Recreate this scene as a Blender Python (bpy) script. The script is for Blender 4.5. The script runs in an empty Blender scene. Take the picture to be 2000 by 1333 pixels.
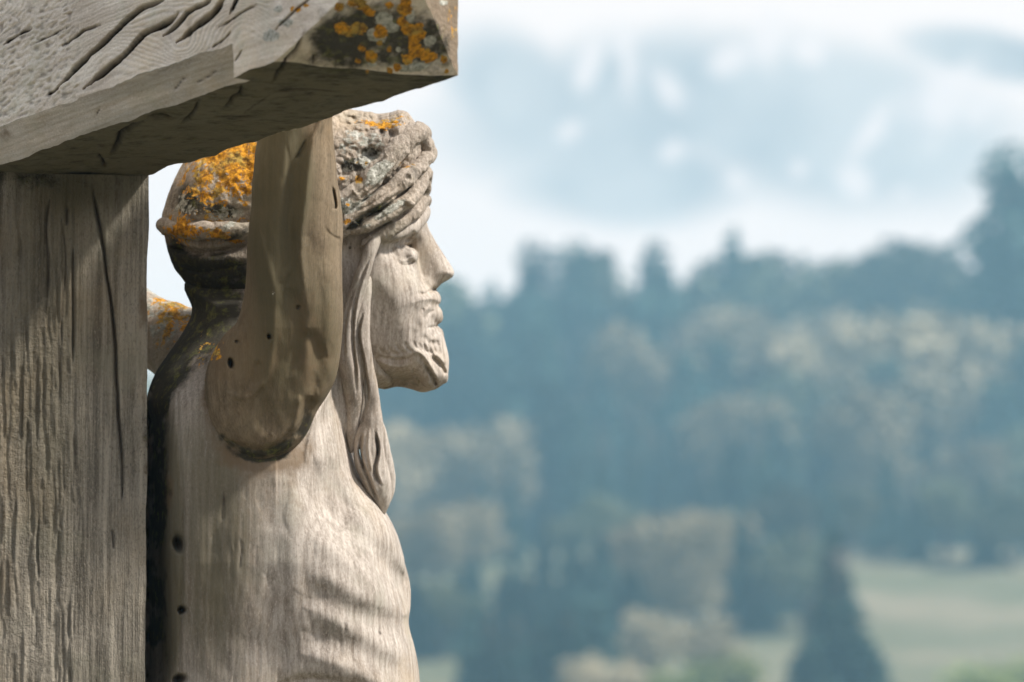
import bpy, math, random
import numpy as np
from mathutils import Vector
R = math.radians
sc = bpy.context.scene
# ------------------------------------------------------------------ camera, sky, sun, exposure
CAM = np.array([0.0, 0.0, 1.6]); PITCH = R(6.0); F = 200.0/36.0*2000.0
cd = bpy.data.cameras.new('camera'); cam = bpy.data.objects.new('camera', cd)
sc.collection.objects.link(cam); sc.camera = cam
cam.location = CAM; cam.rotation_euler = (R(90)+PITCH, 0, 0)
cd.lens = 200; cd.sensor_width = 36; cd.clip_start = 0.1; cd.clip_end = 6000
cd.dof.use_dof = True; cd.dof.focus_distance = 5.26; cd.dof.aperture_fstop = 10.0; cd.dof.aperture_blades = 0
SUN_DIR = np.array([0.66, -0.17, 0.74]); SUN_DIR /= np.linalg.norm(SUN_DIR)
sl = bpy.data.lights.new('sun', 'SUN'); sun = bpy.data.objects.new('sun', sl)
sc.collection.objects.link(sun); sl.energy = 5.0; sl.angle = R(6.0); sl.color = (1.0, 0.95, 0.88)
sun.location = (0, 0, 60)
sun.rotation_euler = Vector(SUN_DIR).to_track_quat('Z', 'Y').to_euler()
sc.view_settings.view_transform = 'Standard'; sc.view_settings.look = 'None'
sc.view_settings.exposure = 0.42; sc.view_settings.gamma = 1.0
sc.view_settings.use_curve_mapping = False
sc.cycles.use_denoising = True; sc.cycles.max_bounces = 6; sc.cycles.sample_clamp_direct = 4.0; sc.cycles.sample_clamp_indirect = 2.0; sc.cycles.volume_bounces = 1
sc.cycles.volume_step_rate = 1.0; sc.cycles.caustics_reflective = False; sc.cycles.caustics_refractive = False

W = bpy.data.worlds.new('World'); sc.world = W; W.use_nodes = True
class G:                                    # small node-graph helper
    def __init__(s, tree): s.t = tree; s.n = tree.nodes; s.l = tree.links
    def node(s, kind, **kw):
        n = s.n.new(kind)
        for k, v in kw.items(): setattr(n, k, v)
        return n
    def put(s, sock, v):
        if v is None: return
        if hasattr(v, 'is_linked') or isinstance(v, bpy.types.NodeSocket): s.l.new(v, sock)
        else: sock.default_value = v
    def math(s, op, a, b=None, c=None, clamp=False):
        n = s.node('ShaderNodeMath', operation=op, use_clamp=clamp)
        for i, v in enumerate((a, b, c)): s.put(n.inputs[i], v)
        return n.outputs[0]
    def vmath(s, op, a, b=None):
        n = s.node('ShaderNodeVectorMath', operation=op)
        s.put(n.inputs[0], a)
        if b is not None: s.put(n.inputs[1], b)
        return n.outputs['Value'] if op in ('LENGTH', 'DOT_PRODUCT') else n.outputs[0]
    def mix(s, f, a, b, mode='MIX'):
        n = s.node('ShaderNodeMix', data_type='RGBA', blend_type=mode)
        s.put(n.inputs[0], f)
        for i, v in ((6, a), (7, b)):
            if isinstance(v, tuple) and len(v) == 3: v = v+(1,)
            s.put(n.inputs[i], v)
        return n.outputs[2]
    def noise(s, vec, scale, detail=4, rough=0.55, dist=0.0):
        n = s.node('ShaderNodeTexNoise'); s.put(n.inputs['Vector'], vec)
        n.inputs['Scale'].default_value = scale; n.inputs['Detail'].default_value = detail
        n.inputs['Roughness'].default_value = rough; n.inputs['Distortion'].default_value = dist
        return n.outputs['Fac']
    def map(s, v, a, b, c=0.0, d=1.0):
        n = s.node('ShaderNodeMapRange', clamp=True, interpolation_type='SMOOTHSTEP'); s.put(n.inputs[0], v)
        for i, x in enumerate((a, b, c, d)): s.put(n.inputs[i+1], x)
        return n.outputs[0]
    def mapping(s, vec, loc=(0,0,0), rot=(0,0,0), scale=(1,1,1)):
        n = s.node('ShaderNodeMapping'); s.put(n.inputs[0], vec)
        n.inputs[1].default_value = loc; n.inputs[2].default_value = rot; n.inputs[3].default_value = scale
        return n.outputs[0]
    def attr(s, name):
        n = s.node('ShaderNodeAttribute', attribute_name=name); return n.outputs['Fac']

g = G(W.node_tree); bg = [n for n in g.n if n.type == 'BACKGROUND'][0]
sky = g.node('ShaderNodeTexSky', sky_type='NISHITA'); sky.sun_disc = False
sky.sun_elevation = math.asin(SUN_DIR[2]); sky.sun_rotation = math.atan2(SUN_DIR[0], SUN_DIR[1])
sky.dust_density = 2.0
tc = g.node('ShaderNodeTexCoord'); dirv = tc.outputs['Generated']
sep = g.node('ShaderNodeSeparateXYZ'); g.put(sep.inputs[0], dirv)
yy = g.math('MAXIMUM', g.math('ABSOLUTE', sep.outputs[1]), 0.05)
az = g.math('DIVIDE', sep.outputs[0], yy); el = g.math('DIVIDE', sep.outputs[2], yy)
cv = g.node('ShaderNodeCombineXYZ'); g.put(cv.inputs[0], az); g.put(cv.inputs[1], el)
cvec = cv.outputs[0]
def cloud_xy(u, v):
    a = (u-1000)/F; e = math.tan(PITCH+(666.5-v)/F)
    return a, e
n1 = g.noise(dirv, 5.0, 6, 0.6)            # broad overcast everywhere
n2 = g.noise(cvec, 22.0, 5, 0.55, 0.3)
n3 = g.noise(cvec, 70.0, 4, 0.55, 0.6)
dens = g.math('ADD', g.math('MULTIPLY', n2, 0.6), g.math('MULTIPLY', n3, 0.4))
# grey-blue veil that thins out towards the top, the left and the ridge
def blob(u, v, ru, rv, ang=0.0, soft=0.0):
    a, e = cloud_xy(u, v)
    m = g.node('ShaderNodeMapping', vector_type='TEXTURE'); g.put(m.inputs[0], cvec)
    m.inputs[1].default_value = (a, e, 0); m.inputs[2].default_value = (0, 0, R(ang)); m.inputs[3].default_value = (ru/F, rv/F, 1)
    return g.math('SUBTRACT', 1.0, g.vmath('LENGTH', m.outputs[0]))
grey = None
for (u, v, ru, rv, an) in [(1250, 205, 520, 190, 8), (1620, 250, 480, 210, -6), (1020, 190, 240, 150, -35), (1240, 350, 330, 120, 0), (1960, 110, 260, 70, -10)]:
    b = g.map(g.math('ADD', blob(u, v, ru, rv, an), g.math('MULTIPLY', g.math('SUBTRACT', dens, 0.5), 0.9)), 0.0, 0.55)
    grey = b if grey is None else g.math('MAXIMUM', grey, b)
wh = None
for (u, v, ru, rv, an) in [(1148, 135, 22, 50, -22), (1310, 180, 30, 60, 30), (1315, 295, 36, 26, 30), (1425, 120, 55, 32, 32), (1505, 70, 34, 60, -8),
                           (1583, 102, 26, 24, 0), (1705, 262, 24, 62, -36), (1680, 355, 36, 28, -25), (1768, 375, 24, 15, 0), (1112, 255, 22, 26, -30),
                           (1565, 330, 20, 22, 0), (1230, 130, 26, 70, 5), (1440, 350, 22, 20, 0), (1860, 200, 90, 60, 20)]:
    b = g.map(g.math('ADD', blob(u, v, ru*1.5, rv*1.5, an), g.math('MULTIPLY', g.math('SUBTRACT', n3, 0.5), 2.2)), 0.0, 0.75)
    wh = b if wh is None else g.math('MAXIMUM', wh, b)
wide = g.map(n1, 0.43, 0.56)                 # broken cloud overhead, a bright hazy bank round the horizon
bank = g.map(sep.outputs[2], 0.50, 0.20)
cover = g.math('MAXIMUM', g.math('MULTIPLY', wide, 0.8), bank)
veil = g.mix(g.map(dens, 0.35, 0.65), (4.3, 4.6, 4.85), (6.1, 6.1, 6.1))
cw = g.mix(bank, (8.0, 7.9, 8.0), (9.3, 8.2, 7.7))
cw = g.mix(g.math('MULTIPLY', grey, 0.97), cw, veil)
cw = g.mix(g.math('MULTIPLY', wh, 0.8), cw, (8.8, 7.9, 7.6))
final = g.mix(cover, sky.outputs[0], cw)
g.put(bg.inputs[0], final); bg.inputs[1].default_value = 0.1

# ------------------------------------------------------------------ helpers
C = sc.collection
cp, sp = math.cos(PITCH), math.sin(PITCH)
def P(u, v, Y):
    """world point seen at photo pixel (u,v) and standing at distance Y"""
    u = np.asarray(u, float); v = np.asarray(v, float); Y = np.asarray(Y, float)
    a = (u-1000)/F; b = (666.5-v)/F
    dy = cp-b*sp; dz = sp+b*cp
    t = Y/dy
    return np.stack(np.broadcast_arrays(a*t, Y, CAM[2]+dz*t), -1)
def PZ(u, v, z):
    a = (u-1000)/F; b = (666.5-v)/F
    t = (z-CAM[2])/(sp+b*cp)
    return np.array([a*t, (cp-b*sp)*t, z])
def proj(p):
    x, y, z = p[..., 0], p[..., 1], p[..., 2]-CAM[2]
    d = y*cp+z*sp; h = -y*sp+z*cp
    return 1000+x/d*F, 666.5-h/d*F
def hash3(i, j, k, seed):
    n = (i*374761393+j*668265263+k*2147483647*7+seed*1274126177) & 0xFFFFFFFF
    n = ((n ^ (n >> 13))*1274126177) & 0xFFFFFFFF
    return ((n ^ (n >> 16)) & 0xFFFF)/65535.0
def vnoise(x, y, z, seed=0):
    x, y, z = np.broadcast_arrays(x, y, z)
    i, j, k = np.floor(x).astype(np.int64), np.floor(y).astype(np.int64), np.floor(z).astype(np.int64)
    fx, fy, fz = x-i, y-j, z-k
    fx, fy, fz = fx*fx*(3-2*fx), fy*fy*(3-2*fy), fz*fz*(3-2*fz)
    o = 0
    for a in (0, 1):
        for b in (0, 1):
            for c in (0, 1):
                o = o+hash3(i+a, j+b, k+c, seed)*(fx if a else 1-fx)*(fy if b else 1-fy)*(fz if c else 1-fz)
    return o*2-1
def fbm(x, y, z, oct=3, seed=0):
    s = 0; a = 1; t = 0
    for o in range(oct):
        s = s+a*vnoise(x*2**o, y*2**o, z*2**o, seed+o); t += a; a *= 0.5
    return s/t
def catmull(pts, n=8):
    p = np.array(pts, float)
    if len(p) < 3: return p
    q = np.vstack([2*p[0]-p[1], p, 2*p[-1]-p[-2]]); out = []
    for i in range(1, len(q)-2):
        t = np.linspace(0, 1, n, endpoint=False)[:, None]
        a, b, c, d = q[i-1], q[i], q[i+1], q[i+2]
        out.append(0.5*((2*b)+(-a+c)*t+(2*a-5*b+4*c-d)*t*t+(-a+3*b-3*c+d)*t**3))
    return np.vstack(out+[p[-1:]])

# ---- maps painted in a 2-px raster; stains, painted shade and carved relief
MU0, MV0, MS = -60, -60, 2.0
MU = np.arange(MU0, 960, MS); MV = np.arange(MV0, 1560, MS)
UU, VV = np.meshgrid(MU, MV, indexing='ij')
def newmap(): return np.zeros(UU.shape)
def box(lo, hi, pad):
    i0 = max(0, int((lo[0]-pad-MU0)/MS)); i1 = min(len(MU), int((hi[0]+pad-MU0)/MS)+2)
    j0 = max(0, int((lo[1]-pad-MV0)/MS)); j1 = min(len(MV), int((hi[1]+pad-MV0)/MS)+2)
    return slice(i0, i1), slice(j0, j1)
def stroke(m, pts, width, amp, smooth=True, hard=False, taper=True):
    """ridge (amp>0) or groove (amp<0) along a polyline; pts (u,v[,width factor])"""
    p = np.array([tuple(q)+(1.0,) if len(q) == 2 else q for q in pts], float)
    if smooth: p = catmull(p, 6)
    mw = width*p[:, 2].max()
    s = box(p[:, :2].min(0), p[:, :2].max(0), mw*2.5)
    u, v = UU[s], VV[s]; best = np.full(u.shape, 1e9); ampf = np.ones(u.shape)
    n = len(p)-1
    for i in range(n):
        a, b = p[i], p[i+1]; d = b[:2]-a[:2]; L = max(d @ d, 1e-6)
        t = np.clip(((u-a[0])*d[0]+(v-a[1])*d[1])/L, 0, 1)
        w = width*(a[2]+(b[2]-a[2])*t)
        if taper:
            tt = (i+t)/n; w = w*np.clip(np.minimum(tt, 1-tt)*6, 0.12, 1)
        dist = np.hypot(u-a[0]-d[0]*t, v-a[1]-d[1]*t)/np.maximum(w, 0.3)
        if taper: ampf = np.where(dist < best, np.clip(np.minimum(tt, 1-tt)*5, 0, 1)**0.7 if not hard else 1.0, ampf)
        best = np.minimum(best, dist)
    m[s] += amp*ampf*(np.clip(1.6-best*1.6, 0, 1) if hard else np.exp(-best**2))
def dab(m, u, v, ru, rv, amp, ang=0, power=2):
    s = box((u-max(ru, rv), v-max(ru, rv)), (u+max(ru, rv), v+max(ru, rv)), max(ru, rv)*1.6)
    x, y = UU[s]-u, VV[s]-v; c, n = math.cos(R(ang)), math.sin(R(ang))
    q = ((x*c+y*n)/ru)**2+((-x*n+y*c)/rv)**2
    m[s] += amp*np.exp(-q**(power/2))
def sd_poly(pts, u, v, smooth=True):
    p = np.array(pts, float)
    if smooth:
        q = np.vstack([p[-1:], p, p[:2]]); out = []
        for i in range(1, len(q)-2):
            for t in (0, .25, .5, .75):
                a, b, c, d = q[i-1], q[i], q[i+1], q[i+2]
                out.append(0.5*((2*b)+(-a+c)*t+(2*a-5*b+4*c-d)*t*t+(-a+3*b-3*c+d)*t**3))
        p = np.array(out)
    best = np.full(u.shape, 1e18); ins = np.zeros(u.shape, bool)
    for i in range(len(p)):
        a, b = p[i], p[(i+1) % len(p)]; d = b-a; L = max(d @ d, 1e-9)
        t = np.clip(((u-a[0])*d[0]+(v-a[1])*d[1])/L, 0, 1)
        best = np.minimum(best, (u-a[0]-d[0]*t)**2+(v-a[1]-d[1]*t)**2)
        cr = ((a[1] > v) != (b[1] > v)) & (u < (b[0]-a[0])*(v-a[1])/(b[1]-a[1]+1e-12)+a[0])
        ins ^= cr
    return np.where(ins, -1, 1)*np.sqrt(best)
def sample(m, u, v):
    x = np.clip((u-MU0)/MS, 0, len(MU)-1.001); y = np.clip((v-MV0)/MS, 0, len(MV)-1.001)
    i, j = x.astype(int), y.astype(int); a, b = x-i, y-j
    return m[i, j]*(1-a)*(1-b)+m[i+1, j]*a*(1-b)+m[i, j+1]*(1-a)*b+m[i+1, j+1]*a*b

# ---- solid modelling on a grid, turned into a quad mesh (surface nets)
Y0 = 5.5; PX = 5.5/F                     # 1 px of depth = PX metres
class Solid:
    def __init__(s, u0, u1, v0, v1, w0, w1, st):
        s.u = np.arange(u0, u1, st, dtype=np.float32); s.v = np.arange(v0, v1, st, dtype=np.float32); s.w = np.arange(w0, w1, st, dtype=np.float32)
        s.st = st; s.f = np.full((len(s.u), len(s.v), len(s.w)), 1e3, np.float32)
        s.U2, s.V2 = np.meshgrid(s.u, s.v, indexing='ij')
    def join(s, f, k, sl=(slice(None),)*3):
        a = s.f[sl]
        if k <= 0: s.f[sl] = np.minimum(a, f); return
        h = np.maximum(k-np.abs(a-f), 0)/k
        s.f[sl] = np.minimum(a, f)-h*h*k*0.25
    def inflate(s, pts, T, Rin, wc=0.0, k=0, ratio=1.0, smooth=True):
        d2 = sd_poly(pts, s.U2, s.V2, smooth)
        T = T(s.U2, s.V2) if callable(T) else T
        wc = wc(s.U2, s.V2) if callable(wc) else wc
        Rin = Rin(s.U2, s.V2) if callable(Rin) else Rin
        T = np.broadcast_to(T, d2.shape)[..., None]; wc = np.broadcast_to(wc, d2.shape)[..., None]
        Rw = T*ratio
        a = (np.maximum(d2+Rin, 0)/Rin)[..., None]
        b = np.maximum(np.abs(s.w-wc)-(T-Rw), 0)/Rw
        s.join(((np.sqrt(a*a+b*b)-1)*Rw).astype(np.float32), k)
    def tube(s, pts, k=0, flat=1.0, sub=5):
        """pts (u,v,w,r)"""
        p = catmull(pts, sub)
        for i in range(len(p)-1):
            a, b = p[i], p[i+1]; rm = max(a[3], b[3])+k+s.st*3
            sl = []
            for ax, arr in enumerate((s.u, s.v, s.w)):
                lo, hi = min(a[ax], b[ax])-rm*(1/flat if ax == 2 else 1), max(a[ax], b[ax])+rm*(1/flat if ax == 2 else 1)
                i0, i1 = np.searchsorted(arr, lo), np.searchsorted(arr, hi)
                sl.append(slice(i0, i1))
            if any(q.stop <= q.start for q in sl): continue
            x = s.u[sl[0]][:, None, None]-a[0]; y = s.v[sl[1]][None, :, None]-a[1]; z = (s.w[sl[2]][None, None, :]-a[2])
            d = b[:3]-a[:3]; L = max(d @ d, 1e-6)
            t = np.clip((x*d[0]+y*d[1]+z*d[2])/L, 0, 1)
            r = a[3]+(b[3]-a[3])*t
            q = np.sqrt((x-d[0]*t)**2+(y-d[1]*t)**2+((z-d[2]*t)*flat)**2)-r
            s.join(q.astype(np.float32), k, tuple(sl))
    def ball(s, c, r, k=0):
        m = min(r)
        sl = []
        for ax, arr in enumerate((s.u, s.v, s.w)):
            pad = r[ax]*1.3+k+6
            sl.append(slice(np.searchsorted(arr, c[ax]-pad), np.searchsorted(arr, c[ax]+pad)))
        x = (s.u[sl[0]][:, None, None]-c[0])/r[0]; y = (s.v[sl[1]][None, :, None]-c[1])/r[1]; z = (s.w[sl[2]][None, None, :]-c[2])/r[2]
        s.join(((np.sqrt(x*x+y*y+z*z)-1)*m).astype(np.float32), k, tuple(sl))
    def relief(s, m, wc=0.0, soft=25.0):
        D = sample(m, s.U2, s.V2)[..., None]
        wt = np.clip((wc-s.w)/soft+0.5, 0, 1)
        s.f -= (D*wt).astype(np.float32)
    def carve(s, D3): s.f -= D3
    def mesh(s):
        f = s.f; f[0] = f[-1] = 5; f[:, 0] = f[:, -1] = 5; f[:, :, 0] = f[:, :, -1] = 5
        ins = f < 0; n = np.array(f.shape)-1
        c = ins[:-1, :-1, :-1].astype(np.int8)
        cnt = sum(ins[a:n[0]+a, b:n[1]+b, d:n[2]+d].astype(np.int8) for a in (0, 1) for b in (0, 1) for d in (0, 1))
        act = np.argwhere((cnt > 0) & (cnt < 8)); N = len(act)
        idx = np.full(tuple(n), -1, np.int32); idx[act[:, 0], act[:, 1], act[:, 2]] = np.arange(N)
        acc = np.zeros((N, 3)); num = np.zeros(N)
        cor = [(a, b, d) for a in (0, 1) for b in (0, 1) for d in (0, 1)]
        val = {q: f[act[:, 0]+q[0], act[:, 1]+q[1], act[:, 2]+q[2]] for q in cor}
        for q in cor:
            for ax in range(3):
                if q[ax]: continue
                q2 = list(q); q2[ax] = 1; q2 = tuple(q2)
                a, b = val[q], val[q2]; m = (a < 0) != (b < 0)
                t = np.zeros(N); t[m] = a[m]/(a[m]-b[m])
                e = np.tile(np.array(q, float), (N, 1)); e[:, ax] += t
                acc[m] += e[m]; num += m
        loc = act+acc/num[:, None]
        verts = np.stack([s.u[0]+loc[:, 0]*s.st, s.v[0]+loc[:, 1]*s.st, s.w[0]+loc[:, 2]*s.st], -1)
        quads = []
        for ax in range(3):
            o1, o2 = [(1, 2), (2, 0), (0, 1)][ax]
            A = [slice(1, -1)]*3; B = [slice(1, -1)]*3; A[ax] = slice(0, -1); B[ax] = slice(1, None)
            a, b = ins[tuple(A)], ins[tuple(B)]
            ch = np.argwhere(a != b); sgn = a[ch[:, 0], ch[:, 1], ch[:, 2]]
            base = ch+1; base[:, ax] -= 1
            def at(d1, d2):
                q = base.copy(); q[:, o1] -= d1; q[:, o2] -= d2
                return idx[q[:, 0], q[:, 1], q[:, 2]]
            qd = np.stack([at(0, 0), at(1, 0), at(1, 1), at(0, 1)], -1)
            qd[~sgn] = qd[~sgn][:, ::-1]
            quads.append(qd)
        return verts, np.vstack(quads)

def make_mesh(name, co, faces, mat, parent=None, base=(0, 0, 0), attrs=None, smooth=True):
    me = bpy.data.meshes.new(name); co = np.asarray(co, float)-np.array(base)
    faces = np.asarray(faces)
    k = faces.shape[1]
    me.vertices.add(len(co)); me.vertices.foreach_set('co', co.astype(np.float32).ravel())
    me.loops.add(faces.size); me.loops.foreach_set('vertex_index', faces.astype(np.int32).ravel())
    me.polygons.add(len(faces)); me.polygons.foreach_set('loop_start', np.arange(0, faces.size, k, dtype=np.int32))
    me.update(calc_edges=True)
    me.polygons.foreach_set('use_smooth', np.full(len(faces), smooth))
    for n, a in (attrs or {}).items():
        at = me.attributes.new(n, 'FLOAT', 'POINT'); at.data.foreach_set('value', np.asarray(a, np.float32))
    me.validate(); me.update()
    if mat: me.materials.append(mat)
    o = bpy.data.objects.new(name, me); C.objects.link(o)
    if parent: o.parent = parent
    return o
def tag(o, label=None, cat=None, group=None, kind=None):
    for k, v in (('label', label), ('category', cat), ('group', group), ('kind', kind)):
        if v: o[k] = v
    return o
def empty(name, loc, label, cat, group=None):
    o = bpy.data.objects.new(name, None); C.objects.link(o); o.location = loc; o.empty_display_size = 0.1
    return tag(o, label, cat, group)

# ------------------------------------------------------------------ materials
def new_mat(name):
    m = bpy.data.materials.new(name); m.use_nodes = True
    g = G(m.node_tree); b = [n for n in g.n if n.type == 'BSDF_PRINCIPLED'][0]
    return m, g, b
def wood(name, light, dark, grain_rot=(0, 0, 0), along=14.0, across=420.0, ring=(0.0, 0.12, 0.0), ring_scale=60.0, ring_amt=0.5,
         streak=0.5, bump=0.35, crust=0.0):
    m, g, b = new_mat(name)
    tc = g.node('ShaderNodeTexCoord'); v = tc.outputs['Object']
    rot = g.mapping(v, rot=grain_rot)                       # grain runs along Z here
    warp = g.noise(rot, 9.0, 3)
    st = g.mapping(rot, scale=(across, across, along)); st2 = g.mapping(rot, scale=(across*0.25, across*0.25, along*0.3))
    fine = g.noise(st, 1.0, 5, 0.6, 0.4); mid = g.noise(st2, 1.0, 5, 0.6, 0.6)
    wv = g.node('ShaderNodeTexWave', wave_type='RINGS', rings_direction='Z', wave_profile='SIN')
    g.put(wv.inputs['Vector'], g.mapping(rot, loc=ring, scale=(1, 1, 0.16)))
    wv.inputs['Scale'].default_value = ring_scale; wv.inputs['Distortion'].default_value = 9.0
    wv.inputs['Detail'].default_value = 2.5; wv.inputs['Detail Scale'].default_value = 0.35; wv.inputs['Detail Roughness'].default_value = 0.6
    rings = wv.outputs['Fac']
    big = g.noise(v, 11.0, 5, 0.6)
    f = g.math('ADD', g.math('MULTIPLY', g.map(fine, 0.3, 0.7), 0.40*streak*2), g.math('MULTIPLY', g.map(mid, 0.3, 0.7), 0.6*streak*2))
    f = g.math('ADD', g.math('MULTIPLY', f, 1-ring_amt*0.5), g.math('MULTIPLY', rings, ring_amt*0.5), clamp=True)
    f = g.math('ADD', f, g.math('MULTIPLY', g.math('SUBTRACT', big, 0.5), 0.9), clamp=True)
    col = g.mix(f, dark, light)
    bl = g.noise(v, 5.0, 5, 0.65)
    spk = g.noise(g.mapping(rot, scale=(1, 1, 0.45)), 620.0, 3, 0.75)
    col = g.mix(g.map(spk, 0.50, 0.72, 0.0, 0.55), col, (dark[0]*0.75, dark[1]*0.72, dark[2]*0.7))
    col = g.mix(g.map(spk, 0.46, 0.30, 0.0, 0.45), col, (light[0]*1.15, light[1]*1.13, light[2]*1.12))
    col = g.mix(g.map(bl, 0.45, 0.7, 0.0, 0.5), col, (light[0]*0.86, light[1]*0.74, light[2]*0.56))
    hue = g.noise(v, 17.0, 4, 0.6)
    col = g.mix(g.map(hue, 0.5, 0.75, 0.0, 0.45), col, (light[0]*0.62, light[1]*0.66, light[2]*0.60))
    # stains of the surface, with painted-in shade mixed into some masks
    al = g.attr('algae_shade')
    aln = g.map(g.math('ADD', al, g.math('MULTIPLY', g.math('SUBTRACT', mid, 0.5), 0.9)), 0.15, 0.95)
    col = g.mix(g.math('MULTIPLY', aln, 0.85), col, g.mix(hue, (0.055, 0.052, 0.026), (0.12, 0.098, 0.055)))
    rn = g.noise(v, 60.0, 5, 0.65)
    ru = g.map(g.math('ADD', g.attr('rust'), g.math('MULTIPLY', g.math('SUBTRACT', rn, 0.5), 1.2)), 0.2, 0.9)
    col = g.mix(g.math('MULTIPLY', ru, 0.8), col, (0.155, 0.105, 0.06))
    mo = g.map(g.math('ADD', g.attr('moss_shade'), g.math('MULTIPLY', g.math('SUBTRACT', rn, 0.5), 1.3)), 0.25, 0.75)
    mg = g.noise(v, 90.0, 4, 0.7)
    col = g.mix(g.math('MULTIPLY', mo, 0.93), col, g.mix(g.map(mg, 0.5, 0.68), (0.026, 0.024, 0.015), (0.12, 0.125, 0.028)))
    n_o = g.noise(v, 75.0, 6, 0.68, 0.5); n_o2 = g.noise(v, 240.0, 4, 0.7)
    mixn = g.math('ADD', g.math('MULTIPLY', n_o, 0.72), g.math('MULTIPLY', n_o2, 0.28))
    gl = g.map(g.math('ADD', g.attr('greylichen'), g.math('MULTIPLY', g.math('SUBTRACT', g.noise(g.mapping(v, loc=(3, 1, 5)), 85.0, 6, 0.7), 0.5), 2.6)), 0.42, 0.58)
    gl = g.math('MULTIPLY', gl, g.map(g.attr('greylichen'), 0.03, 0.15))
    col = g.mix(gl, col, g.mix(g.map(n_o2, 0.35, 0.65), (0.26, 0.26, 0.21), (0.62, 0.60, 0.53)))
    ol = g.map(g.math('ADD', g.attr('lichen'), g.math('MULTIPLY', g.math('SUBTRACT', mixn, 0.5), 4.6)), 0.44, 0.58)
    och = g.map(g.noise(v, 48.0, 3, 0.6), 0.45, 0.62)
    ol = g.math('MULTIPLY', ol, g.map(g.attr('lichen'), 0.04, 0.22))
    col = g.mix(ol, col, g.mix(och, g.mix(g.map(n_o2, 0.38, 0.60), (0.30, 0.13, 0.018), (0.74, 0.34, 0.022)), g.mix(g.map(n_o2, 0.38, 0.60), (0.17, 0.10, 0.03), (0.50, 0.33, 0.07))))
    pit = g.attr('crack')
    col = g.mix(g.math('MULTIPLY', pit, 0.95, clamp=True), col, (0.03, 0.02, 0.014))  # near-black colour painted in as shade inside cracks, pits and hollows
    g.put(b.inputs['Base Color'], col); b.inputs['Roughness'].default_value = 0.85
    b.inputs['Specular IOR Level'].default_value = 0.25
    h = g.math('ADD', g.math('MULTIPLY', fine, 0.6), g.math('MULTIPLY', mid, 0.32))
    h = g.math('ADD', h, g.math('MULTIPLY', spk, 0.35))
    h = g.math('ADD', h, g.math('MULTIPLY', rings, ring_amt*0.9))
    cr = g.noise(v, 260.0, 5, 0.7); cr2 = g.noise(v, 110.0, 5, 0.7)
    cm = g.math('ADD', g.math('ADD', g.math('ADD', ol, gl, clamp=True), mo), g.attr('crust'), clamp=True)
    h = g.math('ADD', h, g.math('MULTIPLY', g.math('ADD', cr, g.math('MULTIPLY', cr2, 1.6)), g.math('ADD', g.math('MULTIPLY', cm, 1.9), 0.12+crust)))
    bm = g.node('ShaderNodeBump'); bm.inputs['Strength'].default_value = bump; bm.inputs['Distance'].default_value = 0.004
    g.put(bm.inputs['Height'], h); g.put(b.inputs['Normal'], bm.outputs[0])
    return m
M_arm = wood('stained_arm_wood', (0.27, 0.205, 0.135), (0.080, 0.060, 0.036), ring_scale=50, ring_amt=0.25, streak=0.45, bump=0.2)
M_fig = wood('carved_wood', (0.57, 0.51, 0.45), (0.185, 0.152, 0.122), ring_scale=50, ring_amt=0.32, streak=0.42, bump=0.17)
M_hair = wood('weathered_hair_wood', (0.58, 0.50, 0.42), (0.20, 0.16, 0.12), ring_scale=50, ring_amt=0.2, streak=0.45, bump=0.6, crust=0.5)
M_post = wood('post_wood', (0.32, 0.285, 0.23), (0.045, 0.038, 0.028), along=9.0, across=300.0, ring_amt=0.1, streak=0.62, bump=0.8)
EMPTY_ATTR = ('algae_shade', 'rust', 'moss_shade', 'greylichen', 'lichen', 'crack', 'crust')

# ------------------------------------------------------------------ stains (where lichen, moss and algae grow; the last two also carry painted shade)
ST = {k: newmap() for k in EMPTY_ATTR}
MUSE = {}
# ================================================================== THE CROSS
BJ = P(290, 342, 5.37)                       # front lower corner where post and beam meet
Z0 = BJ[2]
Fe = PZ(895, 150, Z0)  # near end of the underside (front, back)
bdir = Fe-BJ; bl = np.linalg.norm(bdir); bdir /= bl           # along the beam, towards the camera
wdir = np.array([bdir[1], -bdir[0], 0.0]); WID = 0.5*float((PZ(60, 288, Z0)-BJ) @ wdir+(PZ(400, 172, Z0)-BJ) @ wdir); Be = Fe+wdir*WID   # front -> back
HT = 0.27; up = np.array([0, 0, 1.0])
base = np.array([BJ[0], BJ[1], 0.0])
cross = empty('wooden_cross', base, 'weathered grey timber cross with cracked crossbeam, orange lichen on its beam end', 'cross')
bc = newmap(); bd = newmap()                 # relief and crack maps of the beam
def crack(pts, w, depth=30, m=(bc, bd)):
    stroke(m[0], pts, w*1.05, -depth*1.6, hard=True); stroke(m[1], pts, w*0.62, 1.3)
# bold checks on the pale back face (photo px)
crack([(115,170),(140,142),(170,112),(205,84),(225,62),(250,38),(275,18),(310,4),(330,-8)], 5.5)
crack([(165,172),(195,148),(225,122),(255,98),(285,66),(310,54),(335,38),(350,25)], 6.5)
crack([(318,72),(345,50),(370,24),(400,8),(415,-8)], 4.5)
crack([(345,82),(380,58),(405,38),(425,18),(440,-5)], 6.5)
crack([(120,92),(148,76),(172,56),(205,46)], 2.4, 16)
crack([(450,26),(462,2),(466,-12)], 4, 20)
crack([(412,94),(440,72),(452,60)], 1.8, 10); crack([(430,50),(470,28),(505,8)], 2.0, 12)
crack([(8,88),(30,72),(60,58)], 2.2, 12); crack([(60,92),(95,72),(130,56)], 1.6, 8); crack([(455,120),(470,100)], 1.6, 8)
crack([(95,186),(110,178),(118,168)], 2.5, 14); crack([(540,60),(575,25),(610,-5)], 1.8, 10)
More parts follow.
